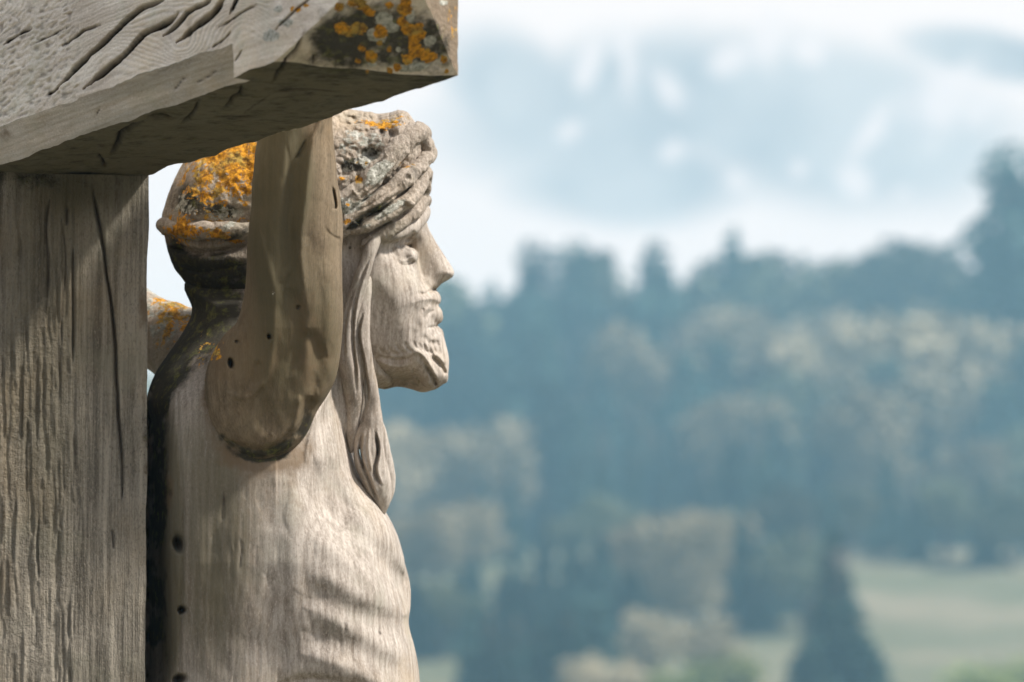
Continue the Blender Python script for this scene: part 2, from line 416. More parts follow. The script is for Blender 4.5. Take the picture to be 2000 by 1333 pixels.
# underside checks
crack([(213,305),(228,285),(240,262),(262,248),(290,230)], 5.5, 22); crack([(290,228),(315,226),(340,229)], 2.2, 8)
crack([(352,242),(372,226),(382,212),(386,196)], 3.4, 16); crack([(436,212),(452,190),(466,182),(468,168)], 3.8, 16)
crack([(190,300),(198,318),(203,325)], 4, 14); crack([(420,226),(460,228),(490,225)], 2.2, 8)
crack([(470,222),(530,180)], 1.0, 3)
crack([(530,178),(600,176),(660,181)], 3.0, 10); crack([(528,160),(548,138),(565,115),(580,98),(594,66)], 4.2, 18)
crack([(612,130),(615,105)], 2.0, 8)
# chamfer
crack([(338,180),(350,162),(362,152)], 1.6, 6); crack([(380,164),(400,154),(430,135)], 1.6, 6); crack([(190,226),(200,212)], 1.6, 6)
rng = np.random.RandomState(7)
for i in range(46):                           # small pits and flakes of the weathered left part
    x = rng.uniform(-40, 150); y = rng.uniform(10, 200)-0.28*(x)+20
    stroke(bc, [(x, y), (x+rng.uniform(6, 20), y-rng.uniform(2, 12))], rng.uniform(1.8, 3.6), -rng.uniform(3, 8))
phi = (VV+0.34*UU)/9.5                         # worn growth rings: contours bending round knots
for (x, y, sx, sy, A) in [(215,105,60,60,5.5),(365,95,50,42,-5.0),(470,45,60,45,4.0),(300,20,70,40,3.0),(120,170,60,40,3.0),(540,40,40,40,-3.0)]:
    phi = phi+A*np.exp(-((UU-x)/sx)**2-((VV-y)/sy)**2)
rmask = np.clip((UU-140)/40, 0, 1)*np.clip((560-UU)/40, 0, 1)*np.clip((252-0.323*UU-VV)/6, 0, 1)*(0.45+0.55*np.clip(vnoise(UU/45, VV/45, 3.0, 61)+0.5, 0, 1))
sn = np.sin(2*np.pi*phi); bc += 2.3*sn*rmask; bd += 0.30*np.clip(-sn, 0, 1)*rmask
wmask = np.clip((170-UU)/40, 0, 1)*np.clip((250-0.323*UU-VV)/6, 0, 1)
chip = fbm(UU/9, (VV+0.5*UU)/5.5, 4.0, 2, 71); bc += wmask*chip*9; bd += wmask*0.55*np.clip(-chip*2.2-0.25, 0, 1)
cm_ = newmap()
stroke(ST['crust'], [(-40, 120), (60, 90), (130, 40)], 60, 0.5)

def beam_section(c):
    """back-bottom corner chamfered by c; list of points in (front->back, up)"""
    return [(0, 0), (WID-c*0.9, 0), (WID, c*0.95), (WID, HT), (0, HT)]
def bp(s, w, h): return BJ+bdir*s+wdir*w+up*h
def patch(a, b, c, d, n, m):
    """bilinear grid a-b (n) / d-c (m)"""
    s = np.linspace(0, 1, n+1)[:, None, None]; t = np.linspace(0, 1, m+1)[None, :, None]
    a, b, c, d = map(np.asarray, (a, b, c, d))
    co = (a*(1-s)*(1-t)+b*s*(1-t)+c*s*t+d*(1-s)*t).reshape(-1, 3)
    i, j = np.meshgrid(np.arange(n), np.arange(m), indexing='ij'); k = i*(m+1)+j
    f = np.stack([k, k+m+1, k+m+2, k+1], -1).reshape(-1, 4)
    nn = np.cross(b-a, d-a); nn = nn/np.linalg.norm(nn)
    fr = np.stack(np.broadcast_arrays(np.minimum(s, 1-s), np.minimum(t, 1-t)), -1).reshape(-1, 2)
    return co, f, np.tile(nn, (len(co), 1)), fr
def assemble(name, patches, mat, relief, stains, wob, seed, parent, base, attrs_extra=None, fade_px=6):
    cos, fs, no, fd = [], [], [], []; off = 0
    sts = []
    for (co, f, n, fr, size, st) in patches:
        sts.append((st, len(co)))
        cos.append(co); fs.append(f+off); off += len(co); no.append(n)
        e = np.minimum(fr[:, 0]*size[0], fr[:, 1]*size[1]); fd.append(np.clip(e/(fade_px*0.00045), 0, 1))
    co = np.vstack(cos); n = np.vstack(no); fd = np.hstack(fd); f = np.vstack(fs)
    u, v = proj(co)
    inside = (u > MU0+4) & (u < MU[-1]-4) & (v > MV0+4) & (v < MV[-1]-4)
    D = np.where(inside, sample(relief, u, v), 0)*0.00043*fd
    facing = (n @ np.array([0, -1, 0.0])) > -0.2
    low = (n[:, 2] < -0.6)
    at = {k: np.where(inside, np.clip(sample(m, u, v), 0, 1.3), 0) for k, m in stains.items()}
    o_ = 0
    for st, m_ in sts:
        for k, x in st.items(): at[k][o_:o_+m_] += x
        o_ += m_
    q = co
    wv = np.stack([fbm(q[:, 0]*22+i*31, q[:, 1]*22, q[:, 2]*22, 4, seed+i) for i in range(3)], -1)*wob
    dd = np.where(low[:, None], n*0.35, np.array([0, -1.0, 0])); co = co+wv+dd*D[:, None]
    return make_mesh(name, co, f, mat, parent, base, at)
# rot that takes beam direction to Z for the grain
ang = math.atan2(bdir[1], bdir[0])
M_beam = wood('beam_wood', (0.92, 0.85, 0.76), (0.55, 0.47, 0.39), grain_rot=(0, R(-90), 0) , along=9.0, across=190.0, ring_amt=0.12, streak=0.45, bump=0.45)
# rotate first about Z so the beam lies on X, then onto Z: use two mappings
mt = M_beam.node_tree
for nd in list(mt.nodes):
    if nd.type == 'MAPPING' and abs(nd.inputs[2].default_value[1]) > 1:
        src = nd.inputs[0].links[0].from_socket
        mm = mt.nodes.new('ShaderNodeMapping'); mm.inputs[2].default_value = (0, 0, -ang)
        mt.links.new(src, mm.inputs[0]); mt.links.new(mm.outputs[0], nd.inputs[0])
# stations along the beam
sE = float((Be-BJ) @ bdir)                    # near end of the underside at the back
sF = bl
sN = float((PZ(456, 153, Z0)-BJ) @ bdir)        # where the chamfer stops
s0 = -1.15                                    # far arm of the beam (hidden behind the post)
CH = 0.030
pats = []
def add(a, b, c, d, res=0.0011, coarse=False, st=None):
    L1 = np.linalg.norm(np.array(b)-a); L2 = np.linalg.norm(np.array(d)-a)
    L1 = max(L1, np.linalg.norm(np.array(c)-d)); L2 = max(L2, np.linalg.norm(np.array(c)-b))
    r = 0.02 if coarse else res
    co, f, n, fr = patch(a, b, c, d, max(2, int(L1/r)), max(2, int(L2/r)))
    pats.append((co, f, n, fr, (L1, L2), st or {}))
VISF = -0.62                                  # part of the beam kept in fine relief
sM = sN-0.005
# end tips of the bevelled end
def onend(u, v, adv):
    q = Fe+bdir*adv; n = bdir                 # plane across the beam, 'adv' nearer than the corner
    a = (u-1000)/F; b = (666.5-v)/F; d = np.array([a, cp-b*sp, sp+b*cp])
    t = ((q-CAM) @ n)/(d @ n); return CAM+d*t
B1 = onend(688, -20, 0.075); F1 = onend(822, -20, 0.075)
hb = B1[2]-Z0
B1t = B1.copy(); B1t[2] = Z0+HT-hb; F1t = F1.copy(); F1t[2] = Z0+HT-hb
Bt = Be+up*HT; Ft = Fe+up*HT
# underside: chamfered part, then full width
def U(s, w, h=0): return bp(s, w, h)
wB = float((Be-BJ) @ wdir)
cw_ = CH*0.5
for (sa, sb, co_) in ((s0, VISF, True), (VISF, sN, False)):
    add(U(sa, 0), U(sb, 0), U(sb, wB-cw_), U(sa, wB-cw_), 0.0016, co_, st={'algae_shade': 1.0, 'moss_shade': .32})  # underside's shade is put into its colour
    add(U(sa, wB-cw_), U(sb, wB-cw_), U(sb, wB, CH), U(sa, wB, CH), 0.0016, co_, st={'algae_shade': .55, 'moss_shade': .1})      # chamfer, its shade painted into the colour
    add(U(sa, wB, CH), U(sb, wB, CH), U(sb, wB, HT), U(sa, wB, HT), 0.0009, co_)      # back face
    add(U(sa, 0, HT), U(sb, 0, HT), U(sb, 0, 0), U(sa, 0, 0), 0.02, True)             # front face
    add(U(sa, wB, HT), U(sb, wB, HT), U(sb, 0, HT), U(sa, 0, HT), 0.02, True)         # top
# chamfer stop (small triangle) and the square part to the end
add(U(sN, wB-cw_), U(sN, wB), U(sN, wB, CH), U(sN, wB-cw_*0.5, CH*0.5), 0.004, False, st={'algae_shade': .55, 'moss_shade': .1})
add(U(sN, 0), Fe, Be, U(sN, wB), 0.0013, False, st={'algae_shade': 1.0, 'moss_shade': .32})  # same painted shade on the underside
add(U(sN, wB), Be, Bt, U(sN, wB, HT), 0.0009)
add(U(sN, 0, HT), Ft, Fe, U(sN, 0), 0.02, True)
add(U(sN, wB, HT), Bt, Ft, U(sN, 0, HT), 0.02, True)
add(Be, Fe, F1, B1, 0.0011)                     # lower bevel (lichen)
add(Be, B1, B1t, Bt, 0.0012)                    # back bevel
add(F1, Fe, Ft, F1t, 0.0012, False, {'rust': .75, 'algae_shade': .55, 'crust': .5})                    # front bevel, browned to cancel the sun's brightness on it
add(Bt, B1t, F1t, Ft, 0.01); add(B1, F1, F1t, B1t, 0.006)
add(U(s0, 0), U(s0, wB), U(s0, wB, HT), U(s0, 0, HT), 0.03)
sb_ = {k: newmap() for k in EMPTY_ATTR}
rs = np.random.RandomState(3)
for (x, y, r) in [(668,58,12),(664,18,11),(702,60,16),(680,65,12),(742,62,15),(708,12,14),(690,8,10),(722,28,9),(705,92,10),(742,88,8),(726,112,12),(700,118,6),(760,96,7),
                  (790,20,15),(784,44,12),(800,60,14),(808,80,14),(822,68,12),(812,98,14),(832,108,12),(846,110,10),(795,112,13),(820,52,10),(776,128,9),(868,116,7),(792,2,14),(760,12,9),(720,142,5),(762,136,6),(873,140,5)]:
    dab(sb_['lichen'], x, y, r*rs.uniform(0.85, 1.15), r*rs.uniform(0.7, 1.0), 1.15, rs.uniform(0, 90), 4)
    dab(bc, x, y, r, r*0.8, 2.5, 0, 4)
for (x, y) in [(571,18),(583,22),(597,14)]: dab(sb_['lichen'], x, y, 5, 5, 1.0, 0, 4)
for (x, y, a, b, an) in [(736,72,22,13,20),(748,40,20,18,0),(765,56,14,10,0),(728,66,12,12,0),(806,128,28,10,-8),(842,82,14,11,0),(800,34,10,16,0),(728,124,9,5,0),(780,96,6,6,0),(545,18,10,8,0),(530,70,18,12,0),(560,45,14,8,0),(866,6,8,6,0)]:
    dab(sb_['greylichen'], x, y, a, b, 1.1, an, 4); dab(bc, x, y, a, b, 2.0, an, 4)
dab(sb_['moss_shade'], 740, 70, 120, 70, 0.75, 0, 4); dab(sb_['moss_shade'], 640, 90, 70, 60, 0.35); dab(sb_['moss_shade'], 850, 110, 40, 60, 0.5)  # green-black growth here also paints shade on the down-facing bevel
dab(sb_['rust'], 880, 40, 30, 80, 0.9); dab(sb_['rust'], 620, 110, 90, 40, 0.45); dab(sb_['lichen'], 880, 60, 20, 70, 0.22)
dab(sb_['rust'], 10, 262, 30, 14, 0.7); pass
stroke(sb_['crust'], [(-40, 140), (60, 90), (130, 30)], 70, 0.8); dab(sb_['crust'], 560, 60, 60, 60, 0.6)
sb_['crack'] += bd
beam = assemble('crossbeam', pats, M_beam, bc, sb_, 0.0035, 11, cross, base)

# ---- post
pc = newmap(); pm = {k: newmap() for k in EMPTY_ATTR}
def pcrack(pts, w, d=12): stroke(pc, pts, w, -d); stroke(pm['crack'], pts, w*0.6, 0.9)
pcrack([(178,344),(184,390),(192,430),(202,490),(214,570),(222,650),(228,740),(231,820),(236,920),(240,1000)], 3.0, 22)
pcrack([(143,470),(141,540),(142,620),(143,740)], 2.2, 10); pcrack([(100,380),(92,440),(95,520),(92,600)], 2.6, 10)
pcrack([(218,1030),(221,1075)], 2.4, 8); pcrack([(120,410),(128,500),(122,600),(118,700)], 1.8, 7); pcrack([(133,400),(132,440)], 2.5, 8)
rs = np.random.RandomState(5)
for i in range(330):                          # weathered fibres, rougher on the left
    x = rs.uniform(-50, 300); 
    if rs.rand() < 0.55: x = rs.uniform(-50, 150)
    y = rs.uniform(330, 1340); L = rs.uniform(30, 200); k = 1.0 if x < 150 else 0.4
    stroke(pc, [(x, y), (x+rs.uniform(-3, 3), y+L/2), (x+rs.uniform(-4, 4), y+L)], rs.uniform(1.6, 3.6), rs.choice([-1, -1, 1])*rs.uniform(1.5, 4.5)*k)
for (x, y, r) in [(222,860,14),(188,880,8),(60,815,4),(23,690,3),(262,920,8)]: dab(pc, x, y, r*0.4, r*0.4, -3)
dab(pm['algae_shade'], 90, 700, 110, 500, 0.55, 0, 4); dab(pm['algae_shade'], 200, 380, 120, 50, 0.6); dab(pm['moss_shade'], 290, 850, 14, 90, 0.45); dab(pm['rust'], 282, 600, 14, 40, 0.8)  # band at the top paints in the beam's shadow
dab(pm['rust'], 290, 900, 16, 80, 0.5); dab(pm['moss_shade'], 60, 350, 150, 30, 0.4)  # upper dark strip deepens that painted shadow
dab(pm['crust'], 60, 900, 90, 600, 0.35, 0, 4)
pw = (PZ(0, 335, Z0)-BJ); pw[2] = 0; pl = np.linalg.norm(pw); pw /= pl
pwid = 0.215; pdep = np.cross(up, pw); pdep = pdep if pdep[1] > 0 else -pdep
top = Z0+0.004
a0 = BJ.copy(); a0[2] = top; a0[:2] -= 0
fr_ = lambda x, y, z: np.array([BJ[0], BJ[1], 0])+pw*x+pdep*y+up*z
pats = []; ZB = 1.76
T_ = Z0+0.0
add(fr_(pwid, 0, ZB), fr_(0, 0, ZB), fr_(0, 0, T_), fr_(pwid, 0, T_), 0.0011)
add(fr_(pwid, 0, -0.4), fr_(0, 0, -0.4), fr_(0, 0, ZB), fr_(pwid, 0, ZB), 0.02, True)
add(fr_(0, 0, -0.4), fr_(0, 0.2, -0.4), fr_(0, 0.2, T_), fr_(0, 0, T_), 0.02, True)
add(fr_(0, 0.2, -0.4), fr_(pwid, 0.2, -0.4), fr_(pwid, 0.2, T_), fr_(0, 0.2, T_), 0.02, True)
add(fr_(pwid, 0.2, -0.4), fr_(pwid, 0, -0.4), fr_(pwid, 0, T_), fr_(pwid, 0.2, T_), 0.02, True)
add(fr_(0, 0, T_), fr_(0, 0.2, T_), fr_(pwid, 0.2, T_), fr_(pwid, 0, T_), 0.02, True)
post = assemble('post', pats, M_post, pc, pm, 0.0022, 21, cross, base)

# ================================================================== THE CARVED FIGURE
fbase = np.array([P(560, 1500, Y0)[0], Y0, 0.0])
fig = empty('carved_figure', fbase, 'carved wooden crucified figure with raised arm, crown of thorns and bearded profile, patched with lichen', 'statue')
hair = {k: newmap() for k in EMPTY_ATTR}; face = {k: newmap() for k in EMPTY_ATTR}
tor = {k: newmap() for k in EMPTY_ATTR}; arm = {k: newmap() for k in EMPTY_ATTR}
def emit(name, s, mat, stains, parent=fig, label=None):
    q, f = s.mesh()
    at = {k: np.clip(sample(m, q[:, 0], q[:, 1]), 0, 1.3) for k, m in stains.items()}
    co = P(q[:, 0], q[:, 1], Y0+q[:, 2]*PX)
    o = make_mesh(name, co, f[:, ::-1], mat, parent, fbase, at)
    if label: o['label'] = label
    return o
def lin(v, pts): return np.interp(v, [p[0] for p in pts], [p[1] for p in pts])

# ---- head (face, jaw, beard, nose)
h = Solid(560, 900, 300, 790, -165, 170, 1.8)
h.inflate([(560,300),(700,290),(790,300),(822,340),(829,385),(831,415),(829,440),(824,470),(822,505),(828,540),(848,562),(860,578),(861,590),(855,602),(856,640),(866,653),(870,685),(875,712),(874,736),(864,752),(846,763),(825,768),(800,761),(775,757),(740,760),(700,720),(660,700),(600,640),(560,600)],
          lambda u, v: lin(v, [(300,128),(420,128),(480,122),(560,120),(640,108),(700,92),(760,72)]),
          lambda u, v: lin(v, [(300,110),(450,100),(540,90),(640,80),(760,60)]))
# eye sockets, cheek
h.relief((lambda m: (dab(m, 802, 484, 22, 24, -26, -35), dab(m, 770, 560, 46, 46, 8), dab(m, 700, 480, 40, 50, -10), dab(m, 806, 560, 14, 30, 2), m)[-1])(newmap()))
h.inflate([(824,425),(833,432),(838,448),(850,470),(862,490),(874,508),(884,524),(887,533),(884,541),(874,548),(862,555),(853,564),(838,570),(818,566),(806,540),(800,500),(806,450)],
          lambda u, v: lin(v, [(425,30),(470,30),(520,38),(570,46)]), 26, 0, 6, 0.85, True)
for sgn in (-1, 1):
    h.ball((830, 556, sgn*34), (17, 17, 16), 5)
    h.ball((789, 500, sgn*58), (27, 17, 25), 10)
    h.tube([(745, 462, sgn*118, 10), (775, 460, sgn*104, 12), (800, 444, sgn*80, 13), (820, 424, sgn*46, 12), (826, 408, sgn*20, 9)], 12)
    h.tube([(822, 606, sgn*58, 7), (838, 612, sgn*40, 9), (850, 614, sgn*18, 12)], 12)      # moustache
h.tube([(832,624,-46,7),(845,621,-24,11),(852,620,0,12),(845,621,24,11),(832,624,46,7)], 5)
h.tube([(834,648,-40,6),(847,650,-20,11),(853,652,0,11),(847,650,20,11),(834,648,40,6)], 5)
h.ball((846, 700, 0), (26, 34, 52), 18)
for sgn in (-1, 1):                                      # strands of the beard rolled under the chin
    h.tube([(806,688,sgn*74,7),(830,690,sgn*60,9),(846,704,sgn*46,10),(862,722,sgn*28,9),(866,742,sgn*16,8)], 5)
m = newmap()
vc = np.interp(UU, [700,727,741,765,789,808,822,830,837,845,880], [700,707,714,726,724,718,731,743,753,760,770])
m -= np.clip((VV-vc)*1.5, 0, 27)*np.clip((885-UU)/60, 0, 1)*np.clip((UU-690)/20, 0, 1)
stroke(m, [(803,692),(818,688),(832,700),(846,725),(857,748)], 4.5, 9); stroke(m, [(829,712),(839,726),(849,742),(851,756)], 4, -12)
stroke(m, [(836,728),(838,742),(838,754)], 3.0, 8); stroke(m, [(840,694),(854,708),(866,722),(870,734)], 3.5, -7); stroke(m, [(846,688),(858,698),(870,712)], 3.5, 5)
stroke(m, [(727,701),(745,708),(768,716),(790,716),(808,708)], 3.5, 5); stroke(m, [(735,694),(765,702),(790,702),(806,696)], 3.5, -5)
stroke(m, [(745,686),(770,692),(796,688)], 3, -2.5); stroke(m, [(796,722),(806,728),(814,742),(818,752)], 4, 8); stroke(m, [(806,726),(818,740),(826,752)], 3, -7)
stroke(m, [(822,655),(838,668),(858,672)], 6, -5); stroke(m, [(815,668),(828,684),(846,690)], 4, -4)
stroke(m, [(764,480),(772,498),(776,512)], 6, -6); dab(m, 764, 482, 20, 22, -6); stroke(m, [(772,486),(788,478),(806,482)], 2.4, -6); stroke(m, [(778,472),(796,464),(812,452)], 4, -6)
stroke(m, [(866,637),(852,638),(832,642)], 2.6, -5); stroke(m, [(846,598),(832,606),(824,622),(822,642)], 4, 4); stroke(m, [(852,606),(838,612),(830,626)], 2.4, -3)
for o in range(6): stroke(m, [(738+o*17,676-o*3),(748+o*16,690-o*3),(762+o*15,694-o*2)], 2.6, -3)
for o in range(4): stroke(m, [(826+o*9,664),(830+o*9,680),(838+o*8,696)], 2.4, -3)
stroke(m, [(817,570),(826,576),(840,570),(852,564)], 4, -7); stroke(m, [(776,512),(788,519),(802,516),(811,506)], 2.4, -4)
stroke(m, [(776,506),(790,510),(806,502)], 2.0, 3); stroke(m, [(765,478),(785,474),(808,462)], 4, -6)
stroke(m, [(812,590),(806,620),(806,650),(812,680)], 8, -2.5); stroke(m, [(800,480),(808,510),(810,545),(804,580)], 8, 4)
stroke(m, [(826,600),(826,625)], 3, -3)
stroke(m, [(745,470),(760,500),(766,480)], 8, -3)
m += fbm(UU/26, VV/26, 0.0, 3, 4)*1.6
h.relief(m)
dab(face['rust'], 740, 640, 60, 90, 0.25); dab(face['algae_shade'], 735, 540, 40, 80, 0.25); dab(face['moss_shade'], 775, 750, 56, 12, 0.45, 5, 2); dab(face['algae_shade'], 790, 745, 60, 20, .5)  # dark dabs below the jaw paint the shade under chin and beard
dab(face['algae_shade'], 850, 490, 30, 50, 0.22)
emit('head', h, M_fig, face)

# ---- hair cap
h = Solid(300, 850, 185, 640, -180, 180, 2.3)
h.inflate([(350,330),(322,400),(316,432),(324,470),(345,480),(480,490),(600,500),(680,470),(740,430),(800,370),(826,310),(824,262),(806,232),(788,216),(740,222),(690,214),(640,206),(540,215),(440,250),(380,295)],
          142, lambda u, v: lin(u, [(300,70),(480,120),(700,120),(800,60)]))
h.inflate([(324,460),(336,515),(356,545),(380,572),(420,584),(500,590),(600,600),(690,590),(712,520),(735,455),(700,420),(500,430),(360,430)],
          lambda u, v: lin(v, [(440,132),(500,122),(600,95)]), 80, 0, 6)
h.ball((625, 545, 0), (84, 84, 108), 14)
m = newmap()
m += fbm(UU/30, VV/30, 1.0, 4, 9)*6*np.clip((480-VV)/20, 0.25, 1)
ridge = np.abs(vnoise(UU/13, VV/13, 2.0, 31)); m -= 5*np.clip(0.22-ridge, 0, 1)/0.22*np.clip((UU-600)/30, 0, 1)*np.clip((430-VV)/20, 0, 1)
m += np.where(VV < 440, 1, 0.4)*vnoise(UU/7, VV/7, 3.0, 40)*2.2
stroke(m, [(330,482),(380,492),(430,492),(485,478)], 7, -22); stroke(m, [(345,520),(400,530),(485,515)], 6, -12)
stroke(m, [(345,440),(350,380),(370,330)], 7, -4); stroke(m, [(326,440),(380,455),(430,462),(490,466)], 12, 9)
stroke(m, [(400,423),(450,415),(490,408)], 5, -8)
for (x, y, a, b, d) in [(727,302,20,12,-24),(745,258,6,6,-16),(766,262,9,8,-18),(690,232,6,4,-10),(715,256,4,4,-8),(735,325,12,8,-8),(655,300,10,14,-8),(672,330,10,12,-9)]: dab(m, x, y, a, b, d)
stroke(m, [(668,455),(690,462),(715,452)], 5, -10); stroke(m, [(672,505),(690,520),(700,560)], 8, -12); stroke(m, [(680,480),(700,500)], 5, 6)
h.relief(m)
for (x, y, a, b, z) in [(450,290,50,30,1.0),(420,310,34,30,.7),(480,300,30,40,.9),(470,340,40,24,.5),(400,360,26,30,.35),(440,375,22,20,.4),(360,452,40,16,.85),(430,455,26,12,1.0),(395,440,60,14,.5),(460,470,20,12,.6),(372,470,20,10,.7),
                        (400,400,30,24,.55),(450,440,40,12,.8),(370,345,26,26,.5),(430,330,50,40,.55),(470,385,24,20,.6),(345,430,20,16,.6),(730,240,26,7,1.0),(780,232,18,8,.6),(655,400,12,10,.5),(710,318,14,6,.4),(757,249,16,6,1.0),(700,350,9,6,1.2),(690,370,9,7,1.0),(670,352,12,5,.9),(760,235,18,8,.6),(500,250,40,30,.8)]:
    dab(hair['lichen'], x, y, a*1.15, b*1.1, z*0.62, 0, 2)
for (x, y, a, b, z) in [(430,420,40,14,.8),(395,300,20,30,.4),(360,400,24,30,.5),(465,400,20,24,.5),(415,350,30,24,.4),(470,320,30,30,.4),(690,290,50,50,.45),(740,310,30,50,.4),(700,400,40,14,.6),(360,450,20,12,.7)]: dab(hair['greylichen'], x, y, a, b, z, 0, 3)
for (x, y, a, b, z) in [(400,530,110,36,.95),(420,575,90,22,1.1),(700,322,34,16,.9),(727,300,20,10,1.2),(385,395,40,34,.6),(350,380,30,40,.4),(440,410,30,14,.7),(340,500,24,40,.9),(450,420,14,9,.8),(690,540,24,60,.45),(730,420,40,10,.5)]: dab(hair['moss_shade'], x, y, a, b, z, 0, 3)  # dark growth below the ledge also paints the overhang's shade
dab(hair['rust'], 400, 370, 70, 70, 0.5); dab(hair['algae_shade'], 370, 400, 60, 60, 0.6); dab(hair['crust'], 500, 350, 300, 120, 1.0, 0, 4)
dab(hair['moss_shade'], 690, 520, 22, 70, .5, 0, 3); dab(hair['crack'], 727, 302, 14, 8, .7); dab(hair['crack'], 766, 262, 6, 6, .8); dab(hair['crack'], 745, 260, 4, 6, .8)  # recess behind the lock and the hollows get painted-in shade
emit('hair', h, M_hair, hair)

# ---- crown of thorns: bent vines twisted round the head
cr = {k: newmap() for k in EMPTY_ATTR}
h = Solid(300, 860, 215, 500, -205, 190, 2.0)
h.tube([(318,440,0,14),(330,444,-70,16),(380,450,-120,18),(450,452,-150,18),(540,450,-162,20),(620,430,-165,22),(672,394,-160,21),(715,362,-156,22),(747,328,-146,23),(778,292,-124,23),(806,262,-84,21),(820,262,-30,22),(818,268,40,22),(790,290,100,22),(740,340,140,22),(650,420,160,20),(500,450,150,20),(350,445,90,16),(318,440,0,14)], 0)
h.tube([(560,462,-150,12),(640,452,-158,16),(690,424,-160,15),(734,394,-158,18),(775,362,-142,18),(802,340,-114,17),(826,318,-66,15),(836,304,-20,17),(834,300,30,17),(800,330,110,18),(730,390,150,18),(600,455,150,14)], 0)
h.tube([(600,470,-148,12),(680,452,-150,12),(735,428,-148,15),(780,402,-134,16),(806,384,-108,15),(822,356,-80,13),(826,338,-44,17),(830,346,0,15),(820,372,60,16),(780,400,120,18),(680,445,150,14)], 0)
h.tube([(712,476,-132,8),(745,460,-130,12),(775,440,-120,15),(803,418,-96,16),(822,398,-60,15),(829,392,-20,14),(826,396,30,14),(800,410,100,16),(740,445,135,12)], 0)
h.tube([(822,262,-50,10),(834,282,-40,14),(838,304,-30,15),(826,320,-36,10)], 0)
h.tube([(806,330,-90,8),(824,352,-72,12),(829,372,-50,12),(818,390,-60,8)], 0)
for p in [[(760,318,-150,8),(752,300,-166,3)], [(700,385,-170,8),(690,372,-186,3)], [(792,355,-130,7),(800,340,-150,2.5)], [(812,262,-70,8),(800,240,-84,3)], [(680,428,-164,7),(700,440,-176,3)], [(788,392,-140,7),(808,400,-150,3)]]:
    h.tube(p, 3)
m = newmap()
m += fbm(UU/16, VV/16, 5.0, 3, 50)*2.6+np.round(vnoise(UU/20, VV/20, 6.0, 51)*1.6)*1.6
for o in (-8, 6, 16): stroke(m, [(690,392+o),(735,358+o),(770,322+o),(800,280+o)], 2.4, -4)
for o in (-6, 8): stroke(m, [(690,425+o),(740,395+o),(790,362+o)], 2.2, -4); stroke(m, [(720,432+o),(770,405+o),(806,385+o)], 2.2, -4)
stroke(m, [(760,438),(800,412),(826,394)], 2.5, -4)
h.relief(m, -20)
for (x, y, a, b, z) in [(790,322,18,7,.5),(700,352,10,7,1.1),(678,432,8,6,.9),(680,402,5,5,.7),(360,452,40,16,.8),(430,458,30,12,.9)]: dab(cr['lichen'], x, y, a, b, z, 0, 3)
for (x, y, a, b, z) in [(745,330,30,14,.8),(700,400,40,8,.7),(770,405,30,8,.7),(670,400,20,20,.6),(740,425,40,8,.6),(730,345,40,20,.55),(440,445,40,10,.7)]: dab(cr['greylichen'], x, y, a, b, z, -35, 3)
for (x, y, a, b, z) in [(735,410,40,8,.8),(808,340,20,20,.5),(690,440,20,10,.9),(820,300,8,20,.4),(420,480,120,12,.6)]: dab(cr['moss_shade'], x, y, a, b, z, -25, 3)
cr['crust'] += 0.7
emit('crown_of_thorns', h, M_hair, cr)

# ---- hair locks
lk = {k: newmap() for k in EMPTY_ATTR}
dab(lk['algae_shade'], 700, 640, 30, 60, 0.3); dab(lk['rust'], 730, 800, 14, 40, .4); lk['crust'] += 0.15
def lock(paths, relief, w=(-170, 20)):
    a = np.vstack([np.array(p) for p in paths]); pad = 16+a[:, 3].max()*1.3
    s = Solid(a[:, 0].min()-pad, a[:, 0].max()+pad, a[:, 1].min()-pad, a[:, 1].max()+pad, a[:, 2].min()-pad*1.2, a[:, 2].max()+pad*1.2, 2.0)
    for p in paths: s.tube(p, 5)
    m = newmap()
    for (q, ww, d) in relief:
        stroke(m, q, ww*0.9, d*1.5)
        stroke(m, [(x+5, y) for x, y in q], ww*0.7, d*-0.5)
    m += fbm(UU/18, VV/30, 8.0, 3, 77)*1.6
    s.relief(m, 0, 1e9 if False else 25)
    return emit('hair_lock', s, M_fig, lk)
lock([[(742,455,-128,7),(728,480,-138,10),(716,512,-140,12),(704,550,-138,13),(692,592,-132,15),(683,640,-124,18),(682,690,-116,22),(688,735,-110,20),(691,790,-100,16),(688,840,-90,11),(686,882,-84,4)]],
     [([(728,490),(706,545),(692,600),(688,660),(694,720),(696,780)], 3, -5), ([(705,540),(680,600),(672,660),(674,720)], 2.5, -3)])
lock([[(720,545,-120,6),(712,580,-124,12),(705,625,-124,17),(706,670,-120,17),(714,710,-112,14),(722,748,-104,13),(728,788,-98,13),(726,826,-94,20),(720,866,-90,27),(724,906,-88,29),(738,946,-84,25),(747,978,-78,15),(746,1002,-74,4)]],
     [([(712,600),(700,650),(708,700),(716,750),(718,790)], 3, -6), ([(708,840),(704,890),(722,940),(740,985)], 3.5, -7), ([(732,840),(738,880),(732,920),(745,950)], 4, -10), ([(700,870),(712,920)], 2.5, -4), ([(722,835),(720,880),(728,930)], 3, 4)])
lock([[(728,800,-86,7),(740,840,-84,11),(748,880,-80,13),(754,910,-76,13),(763,935,-72,8),(760,962,-70,9),(750,990,-70,7),(746,1003,-70,4)]],
     [([(744,900),(752,930),(748,960)], 3, -8)])

